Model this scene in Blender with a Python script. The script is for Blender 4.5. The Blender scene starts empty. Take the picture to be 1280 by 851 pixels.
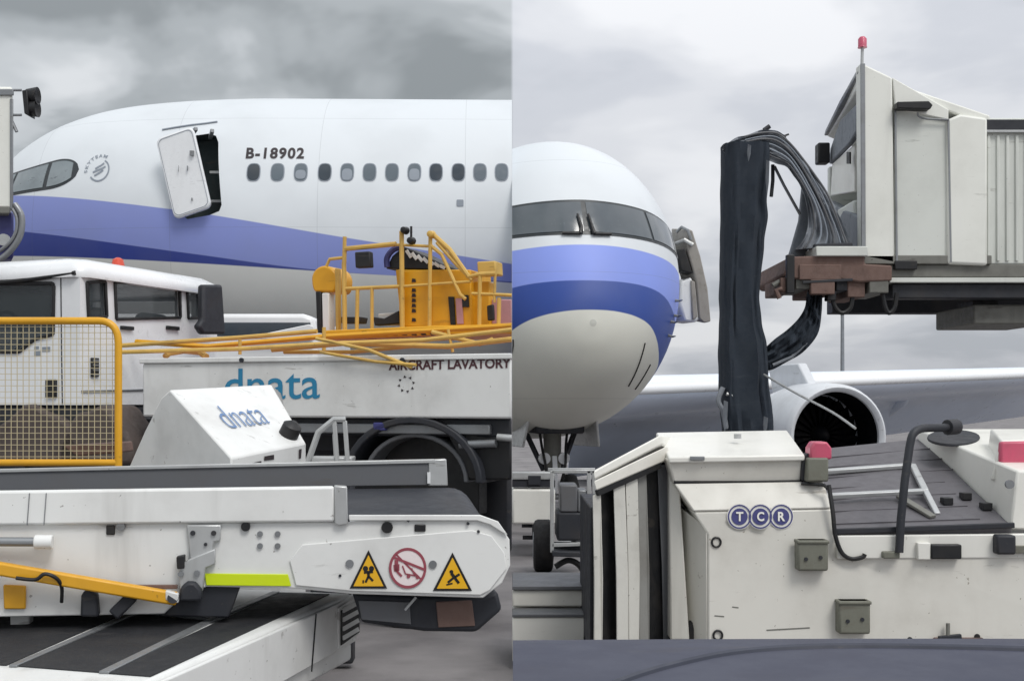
import bpy, bmesh, math, random
import numpy as np
from mathutils import Vector, Matrix, noise as mnoise

random.seed(7)
scene = bpy.context.scene
COL = scene.collection

# ------------------------------------------------------------------ camera, sky, sun, exposure
EYE = 1.9; FOC = 1500.0; HOR = 500.0          # eye height (m), focal length and horizon row in photo pixels
cam_d = bpy.data.cameras.new('camera')
cam_d.sensor_width = 36.0
cam_d.lens = 36.0 * FOC / 1280.0
cam_d.shift_y = (HOR - 425.5) / 1280.0
cam_d.clip_start = 0.05; cam_d.clip_end = 6000
cam = bpy.data.objects.new('camera', cam_d); COL.objects.link(cam)
cam.location = (0, 0, EYE); cam.rotation_euler = (math.radians(90), 0, 0)
scene.camera = cam

SUN_EL = math.radians(52); SUN_AZ = math.radians(150)   # azimuth clockwise from +Y: behind the camera, to the right
world = bpy.data.worlds.new('World'); scene.world = world; world.use_nodes = True
wn = world.node_tree.nodes; wl = world.node_tree.links
wn.clear()
def N(nt, typ, **kw):
    n = nt.nodes.new(typ)
    for k, v in kw.items(): setattr(n, k, v)
    return n
def build_sky():
    nt = world.node_tree
    out = N(nt, 'ShaderNodeOutputWorld')
    tc = N(nt, 'ShaderNodeTexCoord')
    sep = N(nt, 'ShaderNodeSeparateXYZ'); wl.new(tc.outputs['Generated'], sep.inputs[0])
    def M(op, a, b=None, c=None):
        n = N(nt, 'ShaderNodeMath', operation=op)
        for i, v in enumerate((a, b, c)):
            if v is None: continue
            if isinstance(v, (int, float)): n.inputs[i].default_value = v
            else: wl.new(v, n.inputs[i])
        return n.outputs[0]
    zc = M('MAXIMUM', sep.outputs['Z'], 0.0)
    den = M('ADD', zc, 0.22)
    cx = M('DIVIDE', sep.outputs['X'], den); cy = M('DIVIDE', sep.outputs['Y'], den)
    comb = N(nt, 'ShaderNodeCombineXYZ')
    wl.new(cx, comb.inputs[0]); wl.new(cy, comb.inputs[1]); comb.inputs[2].default_value = 3.7
    def noise(scale, detail, rough, off, dist=0.0):
        mp = N(nt, 'ShaderNodeMapping'); mp.inputs['Location'].default_value = off
        wl.new(comb.outputs[0], mp.inputs['Vector'])
        n = N(nt, 'ShaderNodeTexNoise'); n.inputs['Scale'].default_value = scale
        n.inputs['Detail'].default_value = detail; n.inputs['Roughness'].default_value = rough
        n.inputs['Distortion'].default_value = dist
        wl.new(mp.outputs[0], n.inputs['Vector']); return n.outputs['Fac']
    n1 = noise(1.7, 5, 0.46, (5.2, 3.9, 0), 0.4)
    n2 = noise(2.3, 4, 0.45, (7.3, 2.0, 0), 0.3)
    mix = M('ADD', M('MULTIPLY', n1, 0.68), M('MULTIPLY', n2, 0.32))
    # thick dark bank to one side of the cloud deck, thinner paler cloud to the other
    bank = N(nt, 'ShaderNodeMapRange', interpolation_type='SMOOTHSTEP')
    bank.inputs['From Min'].default_value = -0.0015; bank.inputs['From Max'].default_value = 0.0015
    wl.new(sep.outputs['X'], bank.inputs['Value'])
    def ramp(stops):
        r = N(nt, 'ShaderNodeValToRGB'); r.color_ramp.interpolation = 'EASE'
        e = r.color_ramp.elements
        while len(e) < len(stops): e.new(0.5)
        for i, (p, c) in enumerate(stops): e[i].position = p; e[i].color = (*c, 1)
        wl.new(mix, r.inputs[0]); return r.outputs[0]
    dark = ramp([(0.41, (0.255, 0.275, 0.285)), (0.46, (0.375, 0.40, 0.415)), (0.50, (0.51, 0.535, 0.555)), (0.56, (0.66, 0.68, 0.70))])
    pale = ramp([(0.38, (0.47, 0.495, 0.54)), (0.46, (0.575, 0.595, 0.64)), (0.52, (0.67, 0.685, 0.72)), (0.60, (0.79, 0.80, 0.825))])
    mx = N(nt, 'ShaderNodeMix', data_type='RGBA')
    wl.new(bank.outputs[0], mx.inputs['Factor']); wl.new(dark, mx.inputs['A']); wl.new(pale, mx.inputs['B'])
    # overcast luminance: the deck brightens steadily from the horizon to the zenith
    lum = M('ADD', M('MULTIPLY', zc, 1.15), 0.92)
    mul = N(nt, 'ShaderNodeVectorMath', operation='SCALE')
    wl.new(mx.outputs['Result'], mul.inputs[0]); wl.new(lum, mul.inputs['Scale'])
    bg1 = N(nt, 'ShaderNodeBackground'); wl.new(mul.outputs[0], bg1.inputs[0]); bg1.inputs[1].default_value = 1.0
    sky = N(nt, 'ShaderNodeTexSky', sky_type='NISHITA'); sky.sun_disc = False
    sky.sun_elevation = SUN_EL; sky.sun_rotation = SUN_AZ; sky.air_density = 1.0; sky.dust_density = 2.0
    bg2 = N(nt, 'ShaderNodeBackground'); wl.new(sky.outputs[0], bg2.inputs[0]); bg2.inputs[1].default_value = 0.08
    ms = N(nt, 'ShaderNodeMixShader'); ms.inputs[0].default_value = 0.92
    wl.new(bg2.outputs[0], ms.inputs[1]); wl.new(bg1.outputs[0], ms.inputs[2])
    wl.new(ms.outputs[0], out.inputs[0])
build_sky()
sun_d = bpy.data.lights.new('sun', 'SUN'); sun_d.energy = 1.5; sun_d.angle = math.radians(22); sun_d.color = (1.0, 0.97, 0.92)
sun = bpy.data.objects.new('sun', sun_d); COL.objects.link(sun)
sd = Vector((math.sin(SUN_AZ) * math.cos(SUN_EL), math.cos(SUN_AZ) * math.cos(SUN_EL), math.sin(SUN_EL)))
sun.rotation_euler = sd.to_track_quat('Z', 'Y').to_euler(); sun.location = (0, -10, 40)

vs = scene.view_settings
vs.view_transform = 'Standard'; vs.look = 'None'; vs.exposure = -0.02; vs.gamma = 1.0; vs.use_curve_mapping = False
scene.render.engine = 'CYCLES'
scene.cycles.max_bounces = 8

# ------------------------------------------------------------------ materials
def lin(c):
    return tuple(((v / 255) / 12.92 if v / 255 <= 0.04045 else ((v / 255 + 0.055) / 1.055) ** 2.4) for v in c)
MATS = {}
def paint(name, rgb, rough=0.45, dirt=0.25, scale=2.0, metal=0.0, coat=0.0, bump=0.0, streak=0.3, grime=(92, 84, 74), bscale=60):
    """painted / coated surface with uneven grime, vertical rain streaks and roughness variation"""
    m = bpy.data.materials.new(name); m.use_nodes = True; nt = m.node_tree; L = nt.links
    b = nt.nodes['Principled BSDF']
    b.inputs['Metallic'].default_value = metal
    if coat: b.inputs['Coat Weight'].default_value = coat; b.inputs['Coat Roughness'].default_value = 0.12
    tc = N(nt, 'ShaderNodeTexCoord')
    def noise(sc, det, mapscale=None, loc=(0, 0, 0)):
        v = tc.outputs['Object']
        mp = N(nt, 'ShaderNodeMapping'); mp.inputs['Scale'].default_value = mapscale or (1, 1, 1); mp.inputs['Location'].default_value = loc
        L.new(v, mp.inputs['Vector'])
        n = N(nt, 'ShaderNodeTexNoise'); n.inputs['Scale'].default_value = sc; n.inputs['Detail'].default_value = det
        n.inputs['Roughness'].default_value = 0.6
        L.new(mp.outputs[0], n.inputs['Vector']); return n.outputs['Fac']
    def mr(src, a, bb, c, d):
        n = N(nt, 'ShaderNodeMapRange', interpolation_type='SMOOTHSTEP')
        n.inputs['From Min'].default_value = a; n.inputs['From Max'].default_value = bb
        n.inputs['To Min'].default_value = c; n.inputs['To Max'].default_value = d
        L.new(src, n.inputs['Value']); return n.outputs[0]
    n1 = noise(scale, 8)
    f1 = mr(n1, 0.42, 0.78, 0.0, dirt)
    n2 = noise(scale * 2.2, 5, (1, 1, 0.14), (4, 2, 1))
    f2 = mr(n2, 0.5, 0.8, 0.0, dirt * streak * 2)
    ad = N(nt, 'ShaderNodeMath', operation='MAXIMUM'); L.new(f1, ad.inputs[0]); L.new(f2, ad.inputs[1])
    n3 = noise(9.0, 6, (0.16, 1, 1), (1.3, 5.1, 2.2)); f3 = mr(n3, 0.63, 0.70, 0.0, min(1.0, dirt * 1.5))
    n4 = noise(26.0, 3, (1, 1, 1), (7.3, 1.1, 3.2)); f4 = mr(n4, 0.70, 0.74, 0.0, min(1.0, dirt * 2.0))
    ad3 = N(nt, 'ShaderNodeMath', operation='MAXIMUM'); L.new(f3, ad3.inputs[0]); L.new(f4, ad3.inputs[1])
    ad2 = ad; ad = N(nt, 'ShaderNodeMath', operation='MAXIMUM'); L.new(ad2.outputs[0], ad.inputs[0]); L.new(ad3.outputs[0], ad.inputs[1])
    mx = N(nt, 'ShaderNodeMix', data_type='RGBA')
    L.new(ad.outputs[0], mx.inputs['Factor'])
    mx.inputs['A'].default_value = (*lin(rgb), 1); mx.inputs['B'].default_value = (*lin(grime), 1)
    L.new(mx.outputs['Result'], b.inputs['Base Color'])
    L.new(mr(noise(scale * 4, 4), 0.3, 0.7, max(0.05, rough - 0.08), min(1, rough + 0.12)), b.inputs['Roughness'])
    if bump:
        bp = N(nt, 'ShaderNodeBump'); bp.inputs['Strength'].default_value = bump; bp.inputs['Distance'].default_value = 0.01
        L.new(noise(bscale, 4), bp.inputs['Height']); L.new(bp.outputs[0], b.inputs['Normal'])
    MATS[name] = m
    return m

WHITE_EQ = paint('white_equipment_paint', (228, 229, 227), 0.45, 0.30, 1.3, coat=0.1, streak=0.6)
WHITE_CAB = paint('white_cab_paint', (233, 235, 237), 0.3, 0.12, 1.3, coat=0.5)
CREAM = paint('cream_equipment_paint', (223, 221, 213), 0.5, 0.36, 1.2, coat=0.1, grime=(120, 108, 90))
CREAM_L = paint('pale_lid_paint', (232, 231, 224), 0.4, 0.15, 1.2, coat=0.2)
GREYMETAL = paint('grey_metal', (142, 145, 148), 0.42, 0.3, 4, metal=0.55)
LIGHTMETAL = paint('light_metal', (188, 190, 190), 0.38, 0.3, 4, metal=0.4)
GUARD = paint('grey_guard_panel', (98, 100, 104), 0.5, 0.25, 2)
DARK = paint('dark_chassis', (38, 41, 48), 0.6, 0.3, 3, grime=(80, 74, 68))
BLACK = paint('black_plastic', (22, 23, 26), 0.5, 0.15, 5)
RUBBER = paint('tyre_rubber', (27, 27, 29), 0.8, 0.4, 6, bump=0.15, grime=(70, 66, 62))
BELT = paint('conveyor_belt_rubber', (40, 43, 50), 0.6, 0.25, 3, bump=0.12, grime=(84, 82, 82))
GRIP = paint('black_grip_sheet', (26, 28, 33), 0.7, 0.3, 4, bump=0.35, bscale=140, grime=(70, 68, 66))
YELLOW = paint('yellow_paint', (222, 164, 34), 0.42, 0.22, 3, grime=(120, 84, 40))
YELLOW_P = paint('weathered_yellow_paint', (210, 172, 88), 0.5, 0.35, 4, grime=(120, 96, 62))
WIRE = paint('dull_wire', (196, 184, 150), 0.6, 0.2, 4)
MUD = paint('muddy_brown_guard', (84, 75, 71), 0.8, 0.5, 5, bump=0.3, bscale=18, grime=(58, 50, 48))
LIME = paint('lime_reflective_tape', (206, 226, 20), 0.35, 0.05, 3)
SIGNY = paint('sign_yellow', (232, 178, 34), 0.4, 0.08, 5)
SIGNB = paint('sign_black', (24, 22, 22), 0.5, 0.05, 5)
SIGNR = paint('sign_dull_red', (150, 72, 84), 0.5, 0.1, 6)
SIGNP = paint('sign_pale_pink', (234, 222, 222), 0.45, 0.05, 5)
TEAL = paint('teal_lettering', (40, 128, 168), 0.4, 0.05, 3)
BLUEOUT = paint('pale_blue_lettering', (96, 128, 172), 0.45, 0.1, 4)
TEXTD = paint('dark_lettering', (44, 36, 40), 0.5, 0.1, 5)
TEXTM = paint('dull_maroon_lettering', (78, 44, 50), 0.5, 0.15, 5)
NAVY = paint('navy_lettering', (60, 62, 118), 0.45, 0.1, 5)
REDLAMP = paint('red_lamp_plastic', (202, 84, 112), 0.4, 0.25, 6, coat=0.2)
ORANGE = paint('orange_lamp_plastic', (214, 84, 62), 0.3, 0.1, 6)
RUST = paint('rusty_brown_steel', (112, 90, 82), 0.75, 0.5, 5, bump=0.2, grime=(62, 46, 42))
BEAMG = paint('weathered_grey_beam', (118, 118, 112), 0.6, 0.45, 3, grime=(62, 58, 54))
BRIDGE_W = paint('bridge_white_panel', (234, 235, 228), 0.45, 0.2, 1.0, streak=0.6, grime=(140, 140, 128))
BRIDGE_G = paint('bridge_grey_panel', (216, 219, 213), 0.5, 0.25, 1.0, streak=0.6, grime=(130, 130, 120))
FABRIC = paint('dark_bellows_fabric', (40, 48, 58), 0.95, 0.3, 5, bump=0.1, bscale=40, grime=(58, 64, 72))
FABRIC_G = paint('grey_bellows_fabric', (136, 141, 148), 0.8, 0.35, 6, bump=0.3, bscale=25, grime=(52, 56, 62))
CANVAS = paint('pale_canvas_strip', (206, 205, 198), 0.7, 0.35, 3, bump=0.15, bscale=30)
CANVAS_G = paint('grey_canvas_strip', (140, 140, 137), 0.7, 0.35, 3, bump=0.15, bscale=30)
GRILLE = paint('grey_grille', (98, 96, 100), 0.6, 0.35, 3, grime=(78, 76, 80))
LAMPBOX = paint('grey_lamp_housing', (116, 117, 106), 0.6, 0.35, 12, bump=0.1)
SLATE = paint('slate_blue_bonnet_paint', (66, 69, 84), 0.7, 0.12, 1.5)
SLATE_D = paint('dark_bonnet_crease', (46, 50, 64), 0.5, 0.1, 2)
DOORGREY = paint('door_edge_grey', (150, 146, 140), 0.5, 0.35, 6)
WINGMAT = paint('wing_sky_tint', (226, 236, 252), 0.35, 0.12, 0.4, coat=0.3, streak=0.1)  # pale blue puts the reflected sky into the wing colour
WINGLE = paint('wing_edge_white', (236, 238, 240), 0.3, 0.08, 0.5, coat=0.3)
NACELLE = paint('nacelle_white', (208, 211, 215), 0.4, 0.18, 0.8, coat=0.15)
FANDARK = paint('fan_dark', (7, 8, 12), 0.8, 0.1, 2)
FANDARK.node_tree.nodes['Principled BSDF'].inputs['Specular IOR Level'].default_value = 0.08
CABIN = paint('cabin_interior', (58, 70, 72), 0.7, 0.3, 3)
PANE = paint('cabin_pane', (98, 108, 116), 0.12, 0.35, 2.5, grime=(60, 66, 74), coat=0.3)
PANE_D = paint('dark_tinted_pane', (62, 70, 78), 0.08, 0.2, 2)
MASK = paint('black_windscreen_mask', (44, 50, 54), 0.35, 0.15, 2)
EMBLEM = paint('emblem_grey', (138, 146, 156), 0.5, 0.1, 5)
PINK = paint('faded_pink_panel', (186, 140, 150), 0.5, 0.2, 4)
VANW = paint('van_white', (230, 231, 232), 0.35, 0.1, 1)

def glass_mat(name, rgb, alpha):
    m = bpy.data.materials.new(name); m.use_nodes = True
    nt = m.node_tree; b = nt.nodes['Principled BSDF']; L = nt.links
    b.inputs['Roughness'].default_value = 0.04; b.inputs['Base Color'].default_value = (*lin(rgb), 1)
    b.inputs['IOR'].default_value = 1.5
    tr = N(nt, 'ShaderNodeBsdfTransparent'); tr.inputs[0].default_value = (*[0.72 + 0.28 * v for v in lin(rgb)], 1)
    mx = N(nt, 'ShaderNodeMixShader'); mx.inputs[0].default_value = alpha
    out = nt.nodes['Material Output']
    L.new(tr.outputs[0], mx.inputs[1]); L.new(b.outputs[0], mx.inputs[2]); L.new(mx.outputs[0], out.inputs[0])
    return m
CABGLASS = glass_mat('tinted_cab_glass', (84, 92, 96), 0.34)
COCKPIT = paint('cockpit_glass', (128, 138, 142), 0.10, 0.55, 0.9, grime=(70, 78, 84), coat=0.6, streak=0.2)  # light grey puts the reflection on the panes into their colour
COCKPIT_D = paint('cockpit_glass_dark', (74, 82, 88), 0.10, 0.35, 0.7, grime=(104, 114, 118), coat=0.6, streak=0.2)

def apron_material():
    m = bpy.data.materials.new('apron_concrete'); m.use_nodes = True; nt = m.node_tree; L = nt.links
    b = nt.nodes['Principled BSDF']; b.inputs['Roughness'].default_value = 0.78
    g = N(nt, 'ShaderNodeNewGeometry')
    def noise(sc, det, rough=0.6):
        n = N(nt, 'ShaderNodeTexNoise'); n.inputs['Scale'].default_value = sc; n.inputs['Detail'].default_value = det
        n.inputs['Roughness'].default_value = rough; L.new(g.outputs['Position'], n.inputs['Vector']); return n.outputs['Fac']
    r = N(nt, 'ShaderNodeValToRGB'); e = r.color_ramp.elements
    e[0].position = 0.32; e[0].color = (0.13, 0.122, 0.125, 1); e[1].position = 0.7; e[1].color = (0.25, 0.235, 0.235, 1)
    L.new(noise(0.8, 9), r.inputs[0])
    oil = N(nt, 'ShaderNodeMapRange', interpolation_type='SMOOTHSTEP'); oil.inputs['From Min'].default_value = 0.56; oil.inputs['From Max'].default_value = 0.7
    oil.inputs['To Max'].default_value = 0.6; L.new(noise(0.45, 4), oil.inputs['Value'])
    mx = N(nt, 'ShaderNodeMix', data_type='RGBA'); L.new(oil.outputs[0], mx.inputs['Factor']); L.new(r.outputs[0], mx.inputs['A']); mx.inputs['B'].default_value = (0.05, 0.048, 0.05, 1)
    L.new(mx.outputs['Result'], b.inputs['Base Color'])
    bp = N(nt, 'ShaderNodeBump'); bp.inputs['Strength'].default_value = 0.4; bp.inputs['Distance'].default_value = 0.01
    L.new(noise(90, 3), bp.inputs['Height']); L.new(bp.outputs[0], b.inputs['Normal'])
    return m

# ------------------------------------------------------------------ geometry helpers
SIDE = {}                 # object name -> 'L' / 'R' : which of the two aprons it stands on
CUR = ['L']
def ground_z(y):
    return -0.032 * (min(max(y, 8.0), 60.0) - 8.0)

class Frame:
    """local frame of a thing: origin on the ground, turned about the vertical"""
    def __init__(s, x, y, yaw=0.0, z=0.0):
        s.o = Vector((x, y, z)); s.yaw = yaw
        s.m = Matrix.Translation(s.o) @ Matrix.Rotation(yaw, 4, 'Z'); s.inv = s.m.inverted()
    def ray(s, px, py, axis, val):
        """where the sight line through a photo pixel meets the local plane axis = val"""
        o = s.inv @ Vector((0, 0, EYE))
        d = s.inv.to_3x3() @ Vector(((px - 640) / FOC, 1.0, (HOR - py) / FOC))
        i = 'xyz'.index(axis)
        t = (val - o[i]) / d[i]
        return o + d * t
    def at(s, px, py, depth):
        return s.inv @ at(px, py, depth)
def at(px, py, d):
    return Vector(((px - 640) / FOC * d, d, EYE + (HOR - py) / FOC * d))

def tag(o, label=None, cat=None, group=None, kind=None):
    if label: o['label'] = label
    if cat: o['category'] = cat
    if group: o['group'] = group
    if kind: o['kind'] = kind
    return o
def empty(name, frame, label, cat, group=None):
    o = bpy.data.objects.new(name, None); COL.objects.link(o)
    o.empty_display_size = 0.3
    o.matrix_world = frame.m
    return tag(o, label, cat, group)

class MB:
    def __init__(s): s.v = []; s.f = []
    def add(s, vs, fs):
        k = len(s.v); s.v += [tuple(p) for p in vs]; s.f += [tuple(i + k for i in f) for f in fs]; return s
    def box(s, a, b):
        x0, x1 = sorted((a[0], b[0])); y0, y1 = sorted((a[1], b[1])); z0, z1 = sorted((a[2], b[2]))
        return s.hexa([(x0, y0, z0), (x1, y0, z0), (x1, y1, z0), (x0, y1, z0), (x0, y0, z1), (x1, y0, z1), (x1, y1, z1), (x0, y1, z1)])
    def hexa(s, p):
        return s.add(p, [(0, 3, 2, 1), (4, 5, 6, 7), (0, 1, 5, 4), (1, 2, 6, 5), (2, 3, 7, 6), (3, 0, 4, 7)])
    def prism(s, poly, vec):
        """closed outline (3-D points) swept along vec"""
        n = len(poly); vec = Vector(vec)
        a = [Vector(p) for p in poly]; b = [p + vec for p in a]
        return s.add(a + b, [tuple(range(n)), tuple(range(2 * n - 1, n - 1, -1))] + [(i, i + n, (i + 1) % n + n, (i + 1) % n) for i in range(n)])
    def loft(s, rings, cap=True):
        n = len(rings[0]); vs = [p for r in rings for p in r]; fs = []
        for k in range(len(rings) - 1):
            for i in range(n):
                j = (i + 1) % n
                fs.append((k * n + i, k * n + j, (k + 1) * n + j, (k + 1) * n + i))
        if cap: fs += [tuple(range(n - 1, -1, -1)), tuple((len(rings) - 1) * n + i for i in range(n))]
        return s.add(vs, fs)
    def tube(s, pts, r, n=8, closed=False):
        pts = [Vector(p) for p in pts]; rings = []; prev = None
        rr = r if isinstance(r, (list, tuple)) else [r] * len(pts)
        for i, p in enumerate(pts):
            t = (pts[min(i + 1, len(pts) - 1)] - pts[max(i - 1, 0)]).normalized()
            if prev is None:
                u = t.cross(Vector((0, 0, 1)))
                if u.length < 1e-3: u = t.cross(Vector((0, 1, 0)))
            else: u = prev - t * prev.dot(t)
            u.normalize(); prev = u; w = t.cross(u)
            rings.append([p + (u * math.cos(a) + w * math.sin(a)) * rr[i] for a in (2 * math.pi * k / n for k in range(n))])
        return s.loft(rings)
    def bar(s, a, b, w, h, up=(0, 0, 1)):
        a = Vector(a); b = Vector(b); t = (b - a).normalized(); up = Vector(up)
        u = t.cross(up)
        if u.length < 1e-3: u = t.cross(Vector((0, 1, 0)))
        u.normalize(); v = u.cross(t)
        q = [(-w / 2, -h / 2), (w / 2, -h / 2), (w / 2, h / 2), (-w / 2, h / 2)]
        return s.hexa([a + u * x + v * y for x, y in q] + [b + u * x + v * y for x, y in q])
    def cyl(s, a, b, r0, r1=None, n=20):
        return s.tube([a, b], [r0, r0 if r1 is None else r1], n)
    def lathe(s, prof, c, axis='y', n=32):
        """prof: (radius, along) pairs revolved about an axis through c"""
        c = Vector(c); rings = []
        for r, t in prof:
            ring = []
            for k in range(n):
                a = 2 * math.pi * k / n
                p = (r * math.cos(a), r * math.sin(a))
                ring.append(c + (Vector((p[0], t, p[1])) if axis == 'y' else Vector((t, p[0], p[1])) if axis == 'x' else Vector((p[0], p[1], t))))
            rings.append(ring)
        return s.loft(rings)
    def build(s, name, mat, parent=None, bevel=0.0, smooth=40, seg=2):
        me = bpy.data.meshes.new(name); me.from_pydata(s.v, [], s.f); me.update()
        bm = bmesh.new(); bm.from_mesh(me); bmesh.ops.recalc_face_normals(bm, faces=bm.faces); bm.to_mesh(me); bm.free()
        me.materials.append(mat)
        o = bpy.data.objects.new(name, me); COL.objects.link(o)
        if parent: o.parent = parent
        if smooth:
            me.polygons.foreach_set('use_smooth', [True] * len(me.polygons))
            me.set_sharp_from_angle(angle=math.radians(smooth))
        if bevel:
            md = o.modifiers.new('bevel', 'BEVEL'); md.width = bevel; md.segments = seg; md.limit_method = 'ANGLE'; md.angle_limit = math.radians(40)
            md.harden_normals = False
        SIDE[o] = CUR[0]
        return o
def arc(p0, p1, p2, n=8):
    """quadratic bend through the corner p1"""
    p0, p1, p2 = Vector(p0), Vector(p1), Vector(p2)
    return [p0.lerp(p1, t).lerp(p1.lerp(p2, t), t) for t in (i / n for i in range(n + 1))]
def smooth_path(pts, n=6):
    pts = [Vector(p) for p in pts]; out = []
    for i in range(len(pts) - 1):
        p0, p1, p2, p3 = pts[max(i - 1, 0)], pts[i], pts[i + 1], pts[min(i + 2, len(pts) - 1)]
        for k in range(n):
            t = k / n
            out.append(0.5 * (2 * p1 + (p2 - p0) * t + (2 * p0 - 5 * p1 + 4 * p2 - p3) * t * t + (3 * p1 - p0 - 3 * p2 + p3) * t ** 3))
    return out + [pts[-1]]

def quad_map(c, off=0.004):
    """(u, v) in the unit square -> point on the quad c = bottom-left, bottom-right, top-right, top-left"""
    c = [Vector(p) for p in c]; nrm = (c[1] - c[0]).cross(c[3] - c[0]).normalized() * off
    return lambda u, v, k=1.0: c[0].lerp(c[1], u).lerp(c[3].lerp(c[2], u), v) + nrm * k
def text_mesh(body, bold=0.0, spacing=1.0, shear=0.0):
    cu = bpy.data.curves.new('lettering', 'FONT'); cu.body = body; cu.size = 1; cu.offset = bold; cu.space_character = spacing; cu.shear = shear; cu.resolution_u = 4
    ob = bpy.data.objects.new('lettering', cu); COL.objects.link(ob)
    bpy.context.view_layer.update()
    me = bpy.data.meshes.new_from_object(ob.evaluated_get(bpy.context.evaluated_depsgraph_get()))
    vs = [v.co.copy() for v in me.vertices]; fs = [tuple(p.vertices) for p in me.polygons]
    bpy.data.objects.remove(ob); bpy.data.curves.remove(cu); bpy.data.meshes.remove(me)
    return vs, fs
def text(body, mapper, name, mat, parent, bold=0.0, spacing=1.0, shear=0.0, k=1.0):
    vs, fs = text_mesh(body, bold, spacing, shear)
    x0 = min(v.x for v in vs); x1 = max(v.x for v in vs); y0 = min(v.y for v in vs); y1 = max(v.y for v in vs)
    mb = MB(); mb.add([mapper((v.x - x0) / (x1 - x0), (v.y - y0) / (y1 - y0), k) for v in vs], fs)
    return mb.build(name, mat, parent, smooth=0)
def flat(polys, mapper, name, mat, parent, k=1.0):
    mb = MB()
    for p in polys: mb.add([mapper(u, v, k) for u, v in p], [tuple(range(len(p)))])
    return mb.build(name, mat, parent, smooth=0)
def circ(cx, cy, rx, ry=None, n=28, a0=0, a1=2 * math.pi):
    ry = rx if ry is None else ry
    return [(cx + rx * math.cos(a0 + (a1 - a0) * i / n), cy + ry * math.sin(a0 + (a1 - a0) * i / n)) for i in range(n)]
def ringpolys(cx, cy, r0, r1, rx=1, ry=1, n=28, a0=0, a1=2 * math.pi):
    out = []
    for i in range(n):
        a = a0 + (a1 - a0) * i / n; b = a0 + (a1 - a0) * (i + 1) / n
        out.append([(cx + rx * r * math.cos(t), cy + ry * r * math.sin(t)) for r, t in ((r0, a), (r1, a), (r1, b), (r0, b))])
    return out
def stroke(p, q, w, asp=1.0):
    dx, dy = (q[0] - p[0]) * asp, q[1] - p[1]; l = math.hypot(dx, dy); nx, ny = -dy / l * w / asp, dx / l * w
    return [(p[0] - nx, p[1] - ny), (q[0] - nx, q[1] - ny), (q[0] + nx, q[1] + ny), (p[0] + nx, p[1] + ny)]
def wheel(name, parent, c, r, w, axis='y', hub=True):
    prof = [(0.35 * r, -w / 2), (0.82 * r, -w / 2), (0.95 * r, -w * 0.42), (r, -w * 0.28), (r, w * 0.28), (0.95 * r, w * 0.42), (0.82 * r, w / 2), (0.35 * r, w / 2)]
    t = MB().lathe(prof, c, axis, 32).build(name, RUBBER, parent, smooth=35)
    if hub:
        hp = [(0.05, -w * 0.52), (0.52 * r, -w * 0.53), (0.58 * r, -w * 0.40), (0.58 * r, w * 0.40), (0.52 * r, w * 0.53), (0.05, w * 0.52)]
        MB().lathe(hp, c, axis, 24).build('hub', GREYMETAL, t, smooth=35)
    return t

# ------------------------------------------------------------------ ground
def build_ground():
    xs = sorted(set([-1500, -300, -100] + [x for x in range(-40, 41, 4)] + [100, 300, 1500]))
    ys = sorted(set([-300, -40, -10, 0, 4, 8] + list(range(10, 62, 2)) + [80, 200, 600, 3000]))
    mb = MB(); vs = [(x, y, ground_z(y)) for y in ys for x in xs]; w = len(xs)
    mb.add(vs, [(j * w + i, j * w + i + 1, (j + 1) * w + i + 1, (j + 1) * w + i) for j in range(len(ys) - 1) for i in range(w - 1)])
    o = mb.build('apron_ground', apron_material(), None, smooth=0)
    o['kind'] = 'structure'; SIDE.pop(o)
build_ground()

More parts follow.
